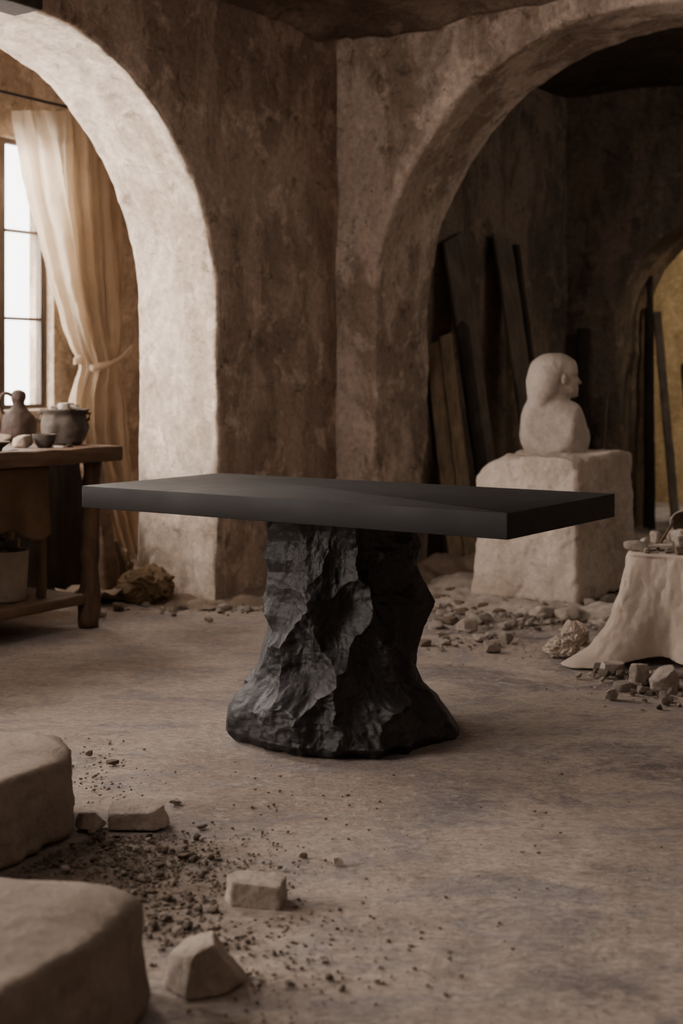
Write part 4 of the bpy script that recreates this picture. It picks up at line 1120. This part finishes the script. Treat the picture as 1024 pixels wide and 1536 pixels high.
linen_lump('flat_stone', 'second rough little clod at the front edge, further right', 1020, 832, .018, .016, .017, 106, M['brownstone'], 'stone', k=20)
linen_lump('flat_stone', 'tiny white crumb in the shadow under the grey slab', 985, 830, .005, .005, .005, 107, M['chip'], 'stone', k=20)
linen_lump('flat_stone', 'upright small stone by the brush tip', 1006, 812, .016, .014, .026, 108, M['rubble'], 'stone', k=8)
sl = rough_box('stone_slab', None, -.062, .062, -.032, .032, 0, .012, M['rubble'], seed=44, amp=.003, bev=.004)
p = on(988, 827, TZ); sl.location = (p.x, p.y + .02, TZ + .014); sl.rotation_euler = (.0, -.06, -.25); tag(sl, 'thin grey stone slab propped among the stones on the linen', 'slab')
linen_lump('flat_stone', 'low stone propping up the left end of the thin slab', 970, 829, .014, .018, .010, 109, M['chip'], 'stone', k=8)
cup_p = on(1022, 812, TZ)
cup = thing('tipped_cup', 'pale clay cup lying tipped over on the linen with a brush in it', 'cup', (cup_p.x + .01, cup_p.y + .02, TZ + .075))
cb = lathe('body', catmull([(.001, -.055), (.03, -.055), (.042, -.04), (.048, 0), (.045, .045), (.047, .052), (.041, .050), (.038, 0), (.03, -.035), (.001, -.042)], 4), M['chip'], cup, seed=15, amp=.004)
cb.rotation_euler = (1.2, -1.15, 0)
linen_lump('flat_stone', 'broad stone that the tipped cup rests on', 1024, 814, .05, .04, .032, 110, M['rubble'], 'stone', k=12)
br = thing('brush', 'short wooden brush reaching from the tipped cup down to the linen', 'brush', (0, 0, 0))
q0 = on(989, 816, TZ + .02); q1 = at(1010, 782, q0.y + .06)
br.location = q0; tube('handle', [(0, 0, 0)] + [tuple((q1 - q0) * t) for t in (.3, .6, 1)], [.006, .0055, .006, .0045], M['plank'], br)
tube('bristles', [(q0 - q1).normalized() * .022 + Vector((0, 0, -.006)), (q0 - q1).normalized() * .010, (0, 0, 0)], [.009, .0095, .007], M['sack'], br)

# ------------------------------------------------------------------ camera
cam_d = bpy.data.cameras.new('camera'); cam = bpy.data.objects.new('camera', cam_d); link(cam)
cam.location = (0, 0, EYE); cam.rotation_euler = (PI / 2, 0, 0)
cam_d.sensor_fit = 'VERTICAL'; cam_d.sensor_height = 36; cam_d.sensor_width = 24
cam_d.lens = F / 1536 * 36; cam_d.shift_y = -(768 - HY) / 1536; cam_d.clip_start = .05
cam_d.dof.use_dof = True; cam_d.dof.focus_distance = 4.05; cam_d.dof.aperture_fstop = 2.8
bpy.context.scene.camera = cam

# ------------------------------------------------------------------ light
world = bpy.data.worlds.new('overcast'); bpy.context.scene.world = world; world.use_nodes = True
bg = world.node_tree.nodes['Background']; bg.inputs[0].default_value = (1.0, .965, .92, 1); bg.inputs[1].default_value = 5.5
def area(name, loc, target, sx, sy, power, col):
    l = bpy.data.lights.new(name, 'AREA'); l.shape = 'RECTANGLE'; l.size = sx; l.size_y = sy; l.energy = power; l.color = col
    o = bpy.data.objects.new(name, l); link(o); o.location = loc
    d = Vector(target) - Vector(loc); o.rotation_euler = d.to_track_quat('-Z', 'Y').to_euler(); return o
warm = (1.0, .875, .79)
area('window_light', R(WA + .04, -2.75, 1.75), R(1.6, -2.75, .7), 1.1, 1.5, 80, warm)
area('window_light', R(WA + .04, -5.0, 1.75), R(2.2, -3.6, .5), 1.1, 1.5, 120, warm)
area('window_light', R(WA + .04, -6.8, 1.75), R(1.6, -2.2, 1.1), 1.1, 1.5, 125, warm)
area('window_light', R(WA - .22, -1.09, 1.7), R(0, -1.2, 1.1), .6, 1.4, 30, warm)
area('room_fill', R(.45, -4.7, 2.6), R(1.7, 0, 1.3), 1.3, 1.3, 33, (1.0, .88, .80))
area('ceiling_fill', R(3.4, -3.2, 2.75), R(3.0, -3.0, 0), 3.0, 3.0, 7, (1.0, .88, .80))
area('niche_fill', R(3.2, 1.6, 2.7), R(.6, 2.2, 1.0), 1.2, 1.2, 10, (1.0, .88, .76))
area('far_room_light', R(2.4, 4.4, 2.6), R(1.2, 5.3, 1.2), .8, .8, 16, (1.0, .80, .52))

sc = bpy.context.scene
sc.view_settings.view_transform = 'AgX'
sc.view_settings.look = 'None'
sc.view_settings.exposure = 0.52
sc.cycles.use_denoising = True
sc.cycles.max_bounces = 8; sc.cycles.diffuse_bounces = 5
